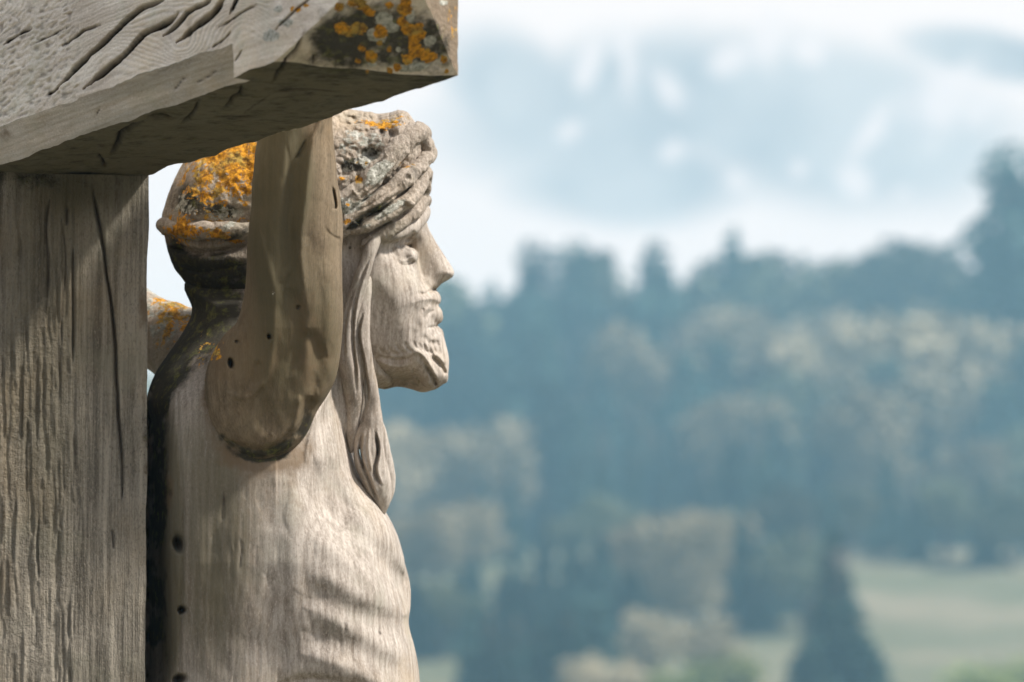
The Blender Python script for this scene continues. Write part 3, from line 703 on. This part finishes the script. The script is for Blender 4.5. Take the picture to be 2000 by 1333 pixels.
# ---- neck and torso
t = Solid(262, 835, 545, 1510, -320, 310, 2.8)
TP = [(378,560),(378,600),(362,640),(330,690),(302,732),(284,790),(276,900),(276,1100),(276,1300),(276,1480),(560,1490),(815,1480),(822,1400),(817,1310),(810,1265),(798,1220),(802,1185),(801,1140),(786,1085),(768,1035),(745,995),(712,945),(690,890),(676,820),(667,775),(656,742),(610,720),(560,640),(520,560)]
t.inflate(TP, lambda u, v: lin(v, [(540,110),(620,140),(700,215),(780,270),(900,290),(1100,285),(1250,265),(1500,245)]),
          lambda u, v: np.where(u > 540, lin(v, [(700,170),(1000,190),(1300,190)]), lin(v, [(600,90),(760,110),(1300,130)])), 0, 0, 1.0, True)
t.inflate([(378,545),(376,600),(420,700),(520,800),(640,860),(690,880),(712,850),(728,800),(736,760),(770,740),(740,600),(600,545)], lambda u, v: lin(v, [(545,100),(700,105),(860,130)]), 95, 0, 14)
m = newmap()
# spine side: the deep slot between post and back
stroke(m, [(346,770),(352,900),(358,1040),(353,1200),(349,1340),(349,1500)], 2.6, -6, taper=False)
u_ = np.clip((346-UU)/34, 0, 1)*np.clip((VV-760)/60, 0, 1); m -= 34*u_*u_
for (x, y, a, b, d) in [(349,1063,10,15,-40),(345,1056,16,18,-8),(356,1192,8,7,-34),(351,1327,13,9,-34),(407,770,4,5,-14)]: dab(m, x, y, a, b, d, -15, 4)
# shoulder crease and the front fold of the armpit
stroke(m, [(656,745),(636,780),(615,822),(603,870),(596,910)], 5, 9); stroke(m, [(640,800),(622,850),(612,900)], 10, -5)
stroke(m, [(404,700),(408,780),(425,830),(450,868),(480,893),(520,902),(560,888),(600,850),(622,815)], 9, -2)
stroke(m, [(606,880),(622,950),(655,1010),(700,1060),(748,1110),(780,1155),(790,1200)], 30, -26); dab(m, 650, 975, 34, 60, -8, 20)
stroke(m, [(700,905),(735,985),(772,1060),(797,1135)], 17, 9); stroke(m, [(590,900),(575,980),(570,1080),(575,1200),(590,1330)], 26, 8)
stroke(m, [(600,1050),(650,1068),(700,1105),(745,1160),(786,1215)], 20, 5)              # ribs: soft slanting swells and hollows
stroke(m, [(600,1120),(650,1135),(700,1162),(745,1190)], 18, 5)
stroke(m, [(600,1150),(640,1170),(690,1194),(740,1212),(775,1222)], 22, -4.5)
stroke(m, [(590,1185),(640,1205),(700,1236),(760,1268),(795,1290)], 18, 6)
stroke(m, [(585,1230),(640,1252),(700,1272),(750,1300),(790,1330)], 20, -4.5); stroke(m, [(580,1275),(640,1290),(700,1312),(770,1350)], 16, 6)
stroke(m, [(540,1336),(600,1328),(660,1334),(720,1350),(780,1400)], 10, -10); dab(m, 480, 1060, 60, 120, 4); dab(m, 560, 1050, 30, 140, -4)
stroke(m, [(470,960),(455,1100),(480,1250)], 30, 4); stroke(m, [(640,890),(660,960),(690,1010)], 14, -8); stroke(m, [(655,800),(668,870),(690,930)], 12, 4)
stroke(m, [(660,1040),(700,1060),(740,1100)], 12, 4)
for i in range(16):                                       # growth-ring contours left by the gouge
    o = i*7
    stroke(m, [(508+o*0.5, 930), (500+o*0.6, 970), (512+o*0.4, 1010), (500+o*0.7, 1040+o*0.2)], 1.9, -1.5)
    stroke(m, [(505+o, 1110+o*0.6), (528+o*0.7, 1140+o*0.3), (532+o*0.5, 1200), (520+o*0.7, 1260), (526+o*0.6, 1330)], 1.9, -1.6)
m += fbm(UU/60, VV/110, 11.0, 3, 90)*4
rs = np.random.RandomState(41)
for (x, y, L) in [(437,965,60),(470,1050,70),(560,1230,60),(742,1225,18),(672,1215,26),(387,1225,50)]:
    q = [(x, y), (x+rs.uniform(-3, 3), y+L*.4), (x+rs.uniform(-4, 4), y+L)]
    stroke(m, q, 1.8, -3); stroke(tor['crack'], q, 1.1, .45)
for i in range(60):
    x = rs.uniform(360, 780); y = rs.uniform(800, 1330); L = rs.uniform(20, 90)
    stroke(m, [(x, y), (x+rs.uniform(-3, 3), y+L)], rs.uniform(1.5, 3.5), rs.uniform(-2, -.6))
t.relief(m)
dab(tor['moss_shade'], 300, 880, 34, 200, 1.1, 0, 4); dab(tor['moss_shade'], 305, 1250, 26, 260, .9, 0, 4); dab(tor['moss_shade'], 380, 600, 100, 110, 1.2, 0, 4); dab(tor['moss_shade'], 320, 720, 46, 60, 1.0, 0, 4)  # dark growth on the neck doubles as painted shade under the hair
dab(tor['algae_shade'], 330, 1100, 24, 300, .8, 0, 4); dab(tor['algae_shade'], 410, 1050, 90, 360, .8, 0, 3); dab(tor['rust'], 500, 1000, 60, 200, .35)  # olive stain on the left also paints the side away from the sun
stroke(tor['moss_shade'], [(400,735),(404,790),(424,845),(454,880),(492,896),(532,893),(568,874),(600,844),(624,812)], 8, .7); tor['moss_shade'][VV > 760] *= (0.35+0.65*np.clip(0.5+1.5*fbm(UU/24, VV/40, 31.0, 3, 161), 0, 1))[VV > 760]; stroke(tor['rust'], [(400,735),(404,790),(424,845),(456,890),(492,908),(532,906),(575,884),(604,850),(624,812)], 26, .4); dab(tor['algae_shade'], 520, 1000, 70, 180, .3); dab(tor['rust'], 520, 890, 90, 26, .6)
dab(tor['rust'], 328, 960, 12, 60, .8); dab(tor['rust'], 410, 760, 20, 70, .6); dab(tor['moss_shade'], 530, 893, 60, 8, .6); dab(tor['rust'], 780, 1190, 22, 40, .45)
dab(tor['rust'], 580, 960, 40, 90, .35); dab(tor['lichen'], 400, 690, 16, 50, .35)
for (x, y, a, b) in [(349,1063,8,13),(356,1192,7,6),(351,1327,12,8),(407,770,3,4)]: dab(tor['crack'], x, y, a, b, .9, -15, 4)
stroke(tor['crack'], [(436,990),(438,960),(437,1000)], 1.2, .8); stroke(tor['crack'], [(740,1232),(744,1240)], 1.5, .9)
emit('torso', t, M_fig, tor)

# ---- raised arm nearest the camera
a = Solid(385, 690, 120, 905, -470, -180, 2.0)
AP = [(515,90),(512,200),(504,262),(497,330),(490,400),(484,470),(480,540),(474,590),(462,630),(440,652),(415,690),(402,730),(400,770),(406,820),(424,858),(454,888),(494,905),(530,902),(568,882),(598,850),(618,806),(640,772),(657,735),(666,680),(670,620),(668,560),(668,500),(670,450),(664,390),(655,310),(650,240),(648,150),(640,90)]
wc_ = lambda u, v: lin(v, [(100,-342),(300,-332),(560,-300),(700,-270),(800,-252),(900,-244)])
a.inflate(AP, lambda u, v: lin(v, [(100,62),(300,66),(460,78),(640,92),(780,88),(900,74)]), lambda u, v: lin(v, [(100,62),(460,75),(700,80),(800,62),(900,44)])+55*np.clip((520-u)/110, 0, 1)*np.clip((v-610)/70, 0, 1), wc_, 0, 1.0)
m = newmap()
edge = catmull([(640,150),(632,225),(612,275),(602,340),(592,420),(588,500),(600,600)], 8)
xe = np.interp(VV, edge[:, 1], edge[:, 0])
m += 9*np.exp(-((UU-xe)/9)**2)*np.clip((620-VV)/120, 0, 1)-10*np.exp(-((UU-xe+26)/16)**2)*np.clip((620-VV)/150, 0, 1)
stroke(m, [(560,280),(572,380),(566,440),(576,500),(560,560)], 12, -5)
stroke(m, [(505,440),(520,510),(534,560),(536,620),(530,680),(520,730),(500,770)], 10, 5); stroke(m, [(606,460),(575,515),(545,555)], 9, 4)
stroke(m, [(440,766),(478,776),(500,764),(524,735)], 7, 3); stroke(m, [(505,700),(490,760)], 6, -5)
stroke(m, [(556,560),(580,600),(584,680),(560,740)], 12, -6); stroke(m, [(600,640),(620,700),(610,780)], 14, -8); stroke(m, [(636,500),(640,600),(640,700)], 12, 5)
stroke(m, [(608,772),(602,806),(592,838),(584,850)], 10, -20); stroke(m, [(585,770),(582,810),(570,850)], 7, 6)
stroke(m, [(648,360),(655,400),(652,410)], 2.5, -10); stroke(m, [(600,270),(586,300),(580,310)], 2.5, -8); stroke(m, [(585,596),(580,606)], 3, -10)
for (x, y, aa, b, d) in [(451,710,4.5,9,-30),(526,658,3.5,5,-20),(463,668,3,3,-10)]: dab(m, x, y, aa, b, d, -10, 4)
stroke(m, [(462,800),(466,850)], 3, -2); stroke(m, [(452,862),(490,878),(535,876),(585,838),(612,800)], 6, -10); stroke(m, [(500,760),(520,810),(530,850)], 14, -6)
for i in range(9): stroke(m, [(630+i*3, 430+i*6), (640+i*3, 470), (630+i*4, 520+i*5), (640+i*3, 600)], 1.8, -1.3)
m += fbm(UU/30, VV/80, 13.0, 3, 120)*4
a.relief(m, -300)
dab(arm['algae_shade'], 535, 360, 72, 220, 1.15, 0, 4); dab(arm['algae_shade'], 560, 680, 100, 170, .75, 0, 3); dab(arm['algae_shade'], 640, 620, 40, 200, .35); dab(arm['moss_shade'], 555, 650, 40, 80, .12); dab(arm['rust'], 610, 690, 60, 170, .6)  # upper arm's olive stain is deepened to paint shade left of the ridge
dab(arm['rust'], 430, 690, 26, 50, .7); dab(arm['lichen'], 420, 680, 14, 28, .45); stroke(arm['moss_shade'], [(405,775),(420,835),(455,872),(495,887),(535,884),(580,850),(615,800)], 9, .8)
arm['moss_shade'] *= 0.45+0.55*np.clip(0.5+1.4*fbm(UU/22, VV/22, 30.0, 3, 160), 0, 1); dab(arm['moss_shade'], 530, 870, 50, 26, .45); dab(arm['crack'], 598, 828, 9, 20, .6, 20); dab(arm['moss_shade'], 600, 828, 14, 30, .8); dab(arm['rust'], 490, 860, 90, 20, .5)
dab(arm['algae_shade'], 590, 330, 30, 70, .4)
stroke(arm['greylichen'], [(530,540),(537,600)], 5, .2)
for (x, y, aa, b) in [(451,710,4,8),(526,658,3,4)]: dab(arm['crack'], x, y, aa, b, 1.0, 0, 4)
emit('arm', a, M_arm, arm)
# ---- far shoulder and arm, glimpsed between post and neck
fa = {k: newmap() for k in EMPTY_ATTR}
a = Solid(60, 480, 250, 860, 60, 420, 5.0)
a.tube([(440,760,170,90),(360,680,230,74),(285,640,290,62),(215,570,320,54),(160,440,340,46),(130,300,350,40)], 10)
m = newmap(); m += fbm(UU/14, VV/14, 21.0, 3, 140)*4; a.relief(m, 300)
fa['lichen'] += np.clip(1.0-np.abs(UU-335+(VV-620)*0.2)/60, 0, 1)*np.clip((690-VV)/60, 0, 1)*0.85  # orange lichen laid on thicker, brightening the shoulder in place of sun
fa['greylichen'] += 0.5*np.clip((700-VV)/60, 0, 1); fa['moss_shade'] += 0.15; fa['crust'] += 1
emit('arm', a, M_hair, fa, label='far shoulder crusted with orange lichen, seen between post and neck')

# ================================================================== LANDSCAPE
HP = [(-60,-1),(0,-0.2),(40,0),(90,0.8),(150,3.2),(200,7.6),(232,10.6),(262,14.6),(300,21.0),(360,25),(425,32),(470,42),(520,53),(560,55),(700,50)]
def ground_z(x, y):
    b = np.interp(y, [p[0] for p in HP], [p[1] for p in HP])
    k = np.clip((y-60)/150, 0, 1)
    n = 2.2*np.sin(x/37+1.0)*np.cos(y/45)+1.2*vnoise(x/22, y/22, 0.0, 200)
    left = np.clip((-x-5)/20, 0, 1)*0
    return b+k*n*0.55+0.05*vnoise(x/2.0, y/2.0, 0.0, 201)
def field_mesh():
    ys = np.concatenate([np.arange(-60, 60, 15), np.arange(60, 220, 8), np.arange(220, 460, 3), np.arange(460, 641, 20)])
    xs = np.concatenate([np.arange(-420, -120, 30), np.arange(-120, 120, 3), np.arange(120, 421, 30)])
    X, Y = np.meshgrid(xs, ys, indexing='ij'); Z = ground_z(X, Y)
    n, m = X.shape; i, j = np.meshgrid(np.arange(n-1), np.arange(m-1), indexing='ij'); k = i*m+j
    return np.stack([X, Y, Z], -1).reshape(-1, 3), np.stack([k, k+m, k+m+1, k+1], -1).reshape(-1, 4)
M_grass, g, b = new_mat('meadow_grass')
tcn = g.node('ShaderNodeTexCoord'); v = tcn.outputs['Object']
c = g.mix(g.map(g.noise(v, 0.06, 6, 0.6), 0.35, 0.65), (0.13, 0.13, 0.075), (0.24, 0.20, 0.135))
c = g.mix(g.map(g.noise(v, 0.35, 6, 0.7), 0.4, 0.7, 0, .6), c, (0.10, 0.115, 0.06))
sy = g.node('ShaderNodeSeparateXYZ'); g.put(sy.inputs[0], v); c = g.mix(g.map(sy.outputs[1], 60, 190), (0.10, 0.095, 0.06), c)
g.put(b.inputs['Base Color'], c); b.inputs['Roughness'].default_value = 0.95; b.inputs['Specular IOR Level'].default_value = 0.1
co, f = field_mesh(); gr = make_mesh('ground', co, f, M_grass); tag(gr, 'grassy hillside rising behind the cross under the forest', kind='structure')

def leaf_mat(name, a, b_, hue=0.0):
    m, g, b = new_mat(name)
    tc = g.node('ShaderNodeTexCoord'); oi = g.node('ShaderNodeObjectInfo')
    n = g.noise(tc.outputs['Object'], 0.9, 4, 0.6)
    col = g.mix(g.map(n, 0.35, 0.65), a, b_)
    col = g.mix(g.math('MULTIPLY', oi.outputs['Random'], 0.45), col, (a[0]*0.8, a[1]*0.9, a[2]*1.2))
    val = g.math('MULTIPLY_ADD', oi.outputs['Random'], 1.6, 0.35)
    sc_ = g.node('ShaderNodeVectorMath', operation='SCALE'); g.put(sc_.inputs[0], col); g.put(sc_.inputs['Scale'], val); col = sc_.outputs[0]
    g.put(b.inputs['Base Color'], col); b.inputs['Roughness'].default_value = 0.8; b.inputs['Specular IOR Level'].default_value = 0.2
    return m
M_con = leaf_mat('spruce_needles', (0.026, 0.055, 0.044), (0.055, 0.095, 0.062))
M_dec = leaf_mat('autumn_leaves', (0.19, 0.155, 0.085), (0.33, 0.26, 0.155))
M_olv = leaf_mat('olive_leaves', (0.08, 0.095, 0.045), (0.19, 0.18, 0.10))
M_bush = leaf_mat('bush_leaves', (0.16, 0.20, 0.06), (0.32, 0.32, 0.12))
M_sand = leaf_mat('dry_twigs', (0.24, 0.20, 0.12), (0.36, 0.30, 0.18))
M_bark, g, b = new_mat('bark')
g.put(b.inputs['Base Color'], g.mix(g.noise(g.node('ShaderNodeTexCoord').outputs['Object'], 3.0, 5), (0.05, 0.04, 0.03), (0.12, 0.10, 0.08))); b.inputs['Roughness'].default_value = 0.95
def clumps(cen, size, rs, droop=None):
    n = len(cen); a = rs.normal(size=(n, 3)); a /= np.linalg.norm(a, axis=1)[:, None]
    if droop is not None: a = droop+0.5*a; a /= np.linalg.norm(a, axis=1)[:, None]
    b = np.cross(a, rs.normal(size=(n, 3))); b /= np.linalg.norm(b, axis=1)[:, None]
    s = size[:, None]
    q = np.stack([cen-a*s-b*s*0.45, cen+a*s*0.3-b*s*0.6, cen+a*s, cen+a*s*0.2+b*s*0.6], 1)
    return q.reshape(-1, 3), np.arange(4*n).reshape(-1, 4)
def mesh_only(name, co, f, mat, smooth=False):
    o = make_mesh(name, co, f, mat, smooth=smooth); me = o.data; bpy.data.objects.remove(o); return me
def trunk_mesh(h, r, rs):
    k = 8; L = 8; co = []; 
    for i in range(L+1):
        z = h*i/L; rr = r*(1-0.85*i/L)+0.02
        for j in range(k): co.append((rr*math.cos(j*2*math.pi/k)+0.04*h*0.1*math.sin(i), rr*math.sin(j*2*math.pi/k), z))
    f = [[i*k+j, i*k+(j+1) % k, (i+1)*k+(j+1) % k, (i+1)*k+j] for i in range(L) for j in range(k)]
    co = np.array(co); f = list(f)
    # limbs
    for i in range(9):
        z = h*rs.uniform(0.3, 0.85); an = rs.uniform(0, 6.28); ln = h*0.2; o = len(co)
        d = np.array([math.cos(an), math.sin(an), 0.5]); s = np.array([-math.sin(an), math.cos(an), 0])*r*0.25; u = np.array([0, 0, r*0.25])
        p = np.array([0, 0, z]); q = p+d*ln
        co = np.vstack([co, [p-s, p+s, p+u*1.5, q-s*.2, q+s*.2, q+u*.3]])
        f += [[o, o+1, o+4, o+3], [o+1, o+2, o+5, o+4], [o+2, o, o+3, o+5]]
    return mesh_only('trunk', co, f, M_bark, True)
def conifer(seed, slim, ex=0.85):            # unit height 1, crown radius slim
    rs = np.random.RandomState(seed); n = 4200
    t = rs.beta(1.1, 1.5, n); lay = np.round(t*26)/26+rs.normal(0, .006, n); t = np.clip(lay, 0.03, 0.99)
    prof = (1-t)**ex if ex > 0.5 else np.sqrt(np.clip(1-(np.clip(t-0.62, 0, 1)/0.39)**2, 0.0, 1))*(0.8+0.2*np.clip(1-t, 0, 1))
    rad = slim*prof*(0.75+0.35*vnoise(t*13, np.zeros(n), np.zeros(n), seed))*np.sqrt(rs.uniform(0.15, 1, n))
    an = rs.uniform(0, 2*np.pi, n); rad *= 1+0.22*np.sin(an*3+seed)+0.12*np.sin(an*7+t*20)
    z = 0.06+0.94*t-rad*0.35
    cen = np.stack([rad*np.cos(an), rad*np.sin(an), z], -1)
    dr = np.stack([np.cos(an), np.sin(an), np.full(n, -0.45)], -1)
    co, f = clumps(cen, 0.030*(1.15-0.7*t), rs, dr)
    return mesh_only('crown', co, f, M_con)
def broad(seed, mat, n=4600):          # unit height 1, width about .75
    rs = np.random.RandomState(seed); cs = []
    K = 15
    for i in range(K):
        a = rs.uniform(0, 6.28); r = rs.uniform(0, 0.24); z = rs.uniform(0.32, 0.86)
        r *= math.sin(math.pi*min(1, max(0.15, (z-0.15)/0.85)))*1.2
        cs.append((r*math.cos(a), r*math.sin(a), z, rs.uniform(0.09, 0.17)))
    cs.append((0, 0, 0.62, 0.22))
    cs = np.array(cs); k = rs.randint(0, len(cs), n)
    d = rs.normal(size=(n, 3)); d /= np.linalg.norm(d, axis=1)[:, None]
    cen = cs[k, :3]+d*(cs[k, 3]*rs.uniform(0.55, 1.08, n))[:, None]
    co, f = clumps(cen, rs.uniform(0.014, 0.03, n), rs)
    return mesh_only('crown', co, f, mat)
rs0 = np.random.RandomState(77)
TR = trunk_mesh(0.9, 0.022, rs0)
KIND = {'spruce': [conifer(1, .17), conifer(2, .21), conifer(3, .145)], 'blunt': [conifer(11, .145, .42), conifer(12, .125, .36)], 'tan': [broad(4, M_dec), broad(5, M_dec)], 'olive': [broad(6, M_olv), broad(7, M_olv)], 'bush': [broad(8, M_bush, 2600)], 'sand': [broad(9, M_sand, 2600)]}
NAME = {'spruce': 'spruce_tree', 'blunt': 'spruce_tree', 'tan': 'broadleaf_tree', 'olive': 'broadleaf_tree', 'bush': 'bush', 'sand': 'bush'}
def tree(u, vtop, Y, kind, label, wf=1.0, group=None, var=None):
    x = float(P(u, vtop, Y)[0]); zt = float(P(u, vtop, Y)[2]); zg = float(ground_z(np.array(x), np.array(float(Y))))
    h = max(zt-zg, 1.5)
    ms = KIND[kind]; i = rs0.randint(len(ms)) if var is None else var
    bush = kind in ('bush', 'sand')
    o = empty(NAME[kind], (x, Y, zt-h-0.05), label, 'bush' if bush else 'tree', group)
    o.rotation_euler = (0, 0, rs0.uniform(0, 6.28)); o.scale = (h*wf, h*wf, h)
    for nm, me in (('crown', ms[i]), ('trunk', TR)):
        if bush and nm == 'trunk': continue
        c = bpy.data.objects.new(nm, me); C.objects.link(c); c.parent = o
    return o
D, N, T, O, B, S = 'spruce', 'blunt', 'tan', 'olive', 'bush', 'sand'
named = [ # u, vtop, Y, kind, wf, label
 (1985,270,392,N,1.35,'tall dark tree rising above the others at the right edge of the picture'),
 (1045,462,432,N,1.2,'blunt dark tree on the skyline right of the pale gap beside the nose'),
 (1120,462,428,N,1.1,'dark blue tree, second on the skyline right of the pale gap beside the nose'),
 (1190,432,436,O,0.9,'greyish tree on the skyline with a rounded top, highest of the left skyline clump'),
 (1280,464,430,N,1.2,'dark blue tree on the skyline just left of the bright notch'),
 (1378,474,440,O,0.75,'pale hazy tree on the skyline just right of the bright notch'),
 (1432,438,438,N,0.8,'narrow dark tree top on the skyline beside the broad grey crown'),
 (1520,432,436,O,1.1,'broad grey tree crown at the middle of the skyline'),
 (1640,474,430,O,1.2,'olive tree with a wide low crown on the skyline'),
 (1708,470,446,T,0.8,'small faint brownish tree top peeking over the skyline'),
 (1815,432,426,O,1.15,'broad olive tree with a round crown, biggest on the right skyline'),
 (1905,545,420,T,1.0,'tan tree on the skyline between the round olive crown and the tall edge tree'),
 (885,490,420,O,1.0,'hazy green tree directly in front of the carved nose'),
 (960,545,424,N,1.0,'low blue tree in the dip of the skyline near the nose'),
 (1230,628,385,T,1.0,'tan rounded tree standing among dark blue spruces'),
 (1690,612,372,T,1.5,'wide tan tree in the middle of the right slope'),
 (1840,600,380,T,1.2,'tan tree below the round olive crown'),
 (1430,600,390,T,1.0,'brownish tree below the bright notch of the skyline'),
 (1530,650,378,T,1.0,'light brown tree left of the wide tan tree'),
 (1628,1030,216,D,2.2,'lone conical spruce standing on the meadow'),
]
for (u, v, Y, k, wf, lab) in named: tree(u, v, Y, k, lab, wf)
rr = np.random.RandomState(12)
ORD = 'first second third fourth fifth sixth seventh eighth ninth tenth eleventh twelfth thirteenth fourteenth fifteenth sixteenth seventeenth eighteenth nineteenth twentieth'.split()
def rank(us, v, jit, Y, kinds, wf, where):
    """one rank of the forest, from left to right"""
    n = {}
    for i, u in enumerate(us):
        k = kinds[rr.randint(len(kinds))]; w = 'spruce' if k in (D, N) else 'broadleaf tree'
        n[w] = n.get(w, 0)+1
        vv = v(u) if callable(v) else v
        tree(u+rr.uniform(-14, 14), vv+rr.uniform(-jit, jit), Y+rr.uniform(-6, 6), k, '%s %s from the left %s' % (ORD[min(n[w]-1, 19)], w, where), wf*rr.uniform(0.75, 1.15),
             'spruces of the forest' if w == 'spruce' else 'broadleaf trees of the forest')
rank(np.arange(985, 1350, 50), 590, 30, 414, [D, N, N], 1.1, 'in the dark rank just under the left skyline')
rank(np.arange(1380, 2060, 85), 590, 24, 414, [O, O, N, T], 1.1, 'in the rank just under the right skyline')
rank(np.arange(700, 975, 75), lambda u: 640 if u < 860 else 590, 20, 410, [O, N], 1.2, 'behind the carved head and chin')
rank(np.arange(870, 1360, 52), 660, 70, 386, [D, D, N], 1.35, 'in the dark middle rank right of the carved chin')
rank(np.arange(1340, 2060, 66), 690, 60, 370, [T, T, O, N], 1.3, 'in the brownish middle rank of the right slope')
rank(np.arange(930, 1480, 50), 785, 70, 352, [D, D, N, T], 1.35, 'in the fourth rank of the left slope')
rank(np.arange(1450, 2060, 75), 800, 70, 340, [T, O, D, N], 1.3, 'in the mixed fourth rank of the right slope')
rank(np.arange(700, 930, 75), 840, 30, 330, [T], 1.4, 'in the pale slope behind the carved chest')
rank(np.arange(940, 1470, 60), 885, 70, 318, [D, D, N], 1.4, 'in the fifth rank of the left slope')
rank(np.arange(1480, 2070, 62), 905, 40, 294, [D, N, N, O], 1.5, 'in the dark rank along the top of the meadow')
rank(np.arange(930, 1500, 62), 970, 40, 290, [D, D, D, O], 1.35, 'in the sixth rank of the left slope')
rank(np.arange(700, 930, 75), 980, 30, 285, [T, O], 1.4, 'low behind the carved ribs')
rank(np.arange(930, 1300, 62), 1060, 40, 265, [D, D, N], 1.4, 'in the lowest dark rank of the left slope')
rank(np.arange(1230, 1580, 58), 1000, 26, 266, [D, O, T, D], 1.5, 'in the rank closing the left end of the meadow')
rank(np.arange(800, 930, 50), 1100, 30, 250, [D, O, N], 1.9, 'at the bottom of the picture touching the carved belly')
rank(np.arange(930, 1250, 50), 1110, 30, 248, [D, D, N], 2.0, 'in the dense rank above the bottom bushes')
rank(np.arange(920, 1200, 48), 1185, 24, 222, [D, N], 2.1, 'at the bottom of the picture right of the carved belly')
for (u, v, Y, wf, k, lab) in [(1150,1262,205,1.3,S,'sandy coloured bush at the bottom, left of the others'), (1225,1275,203,1.3,S,'sandy coloured bush at the bottom beside the leftmost one'),
                           (1430,1268,202,1.5,B,'fresh green bush at the bottom, left of the lone spruce'), (1965,1272,200,1.6,B,'green bush in the bottom right corner'), (1325,1300,201,1.4,B,'low bush between the sandy bushes and the fresh green bush'),
  (1265,1175,232,1.5,S,'pinkish grey thicket behind the sandy bushes'), (1370,1190,230,1.5,S,'greyish thicket left of the lone spruce, above the green bush')]:
    tree(u, v, Y, k, lab, wf)

# haze: one closed box of even air round everything
M_haze = bpy.data.materials.new('air_haze'); M_haze.use_nodes = True
nt = M_haze.node_tree; nt.nodes.clear()
out = nt.nodes.new('ShaderNodeOutputMaterial'); pv = nt.nodes.new('ShaderNodeVolumePrincipled')
pv.inputs['Color'].default_value = (0.42, 0.77, 1.0, 1); pv.inputs['Density'].default_value = 0.00105; pv.inputs['Anisotropy'].default_value = 0.2
nt.links.new(pv.outputs[0], out.inputs['Volume'])
co = np.array([(x, y, z) for x in (-430, 430) for y in (-70, 655) for z in (-6, 66)], float)
f = np.array([(0, 1, 3, 2), (4, 6, 7, 5), (0, 4, 5, 1), (2, 3, 7, 6), (0, 2, 6, 4), (1, 5, 7, 3)])
hz = make_mesh('haze', co, f, M_haze, smooth=False); tag(hz, 'thin blue haze filling the valley', kind='stuff')
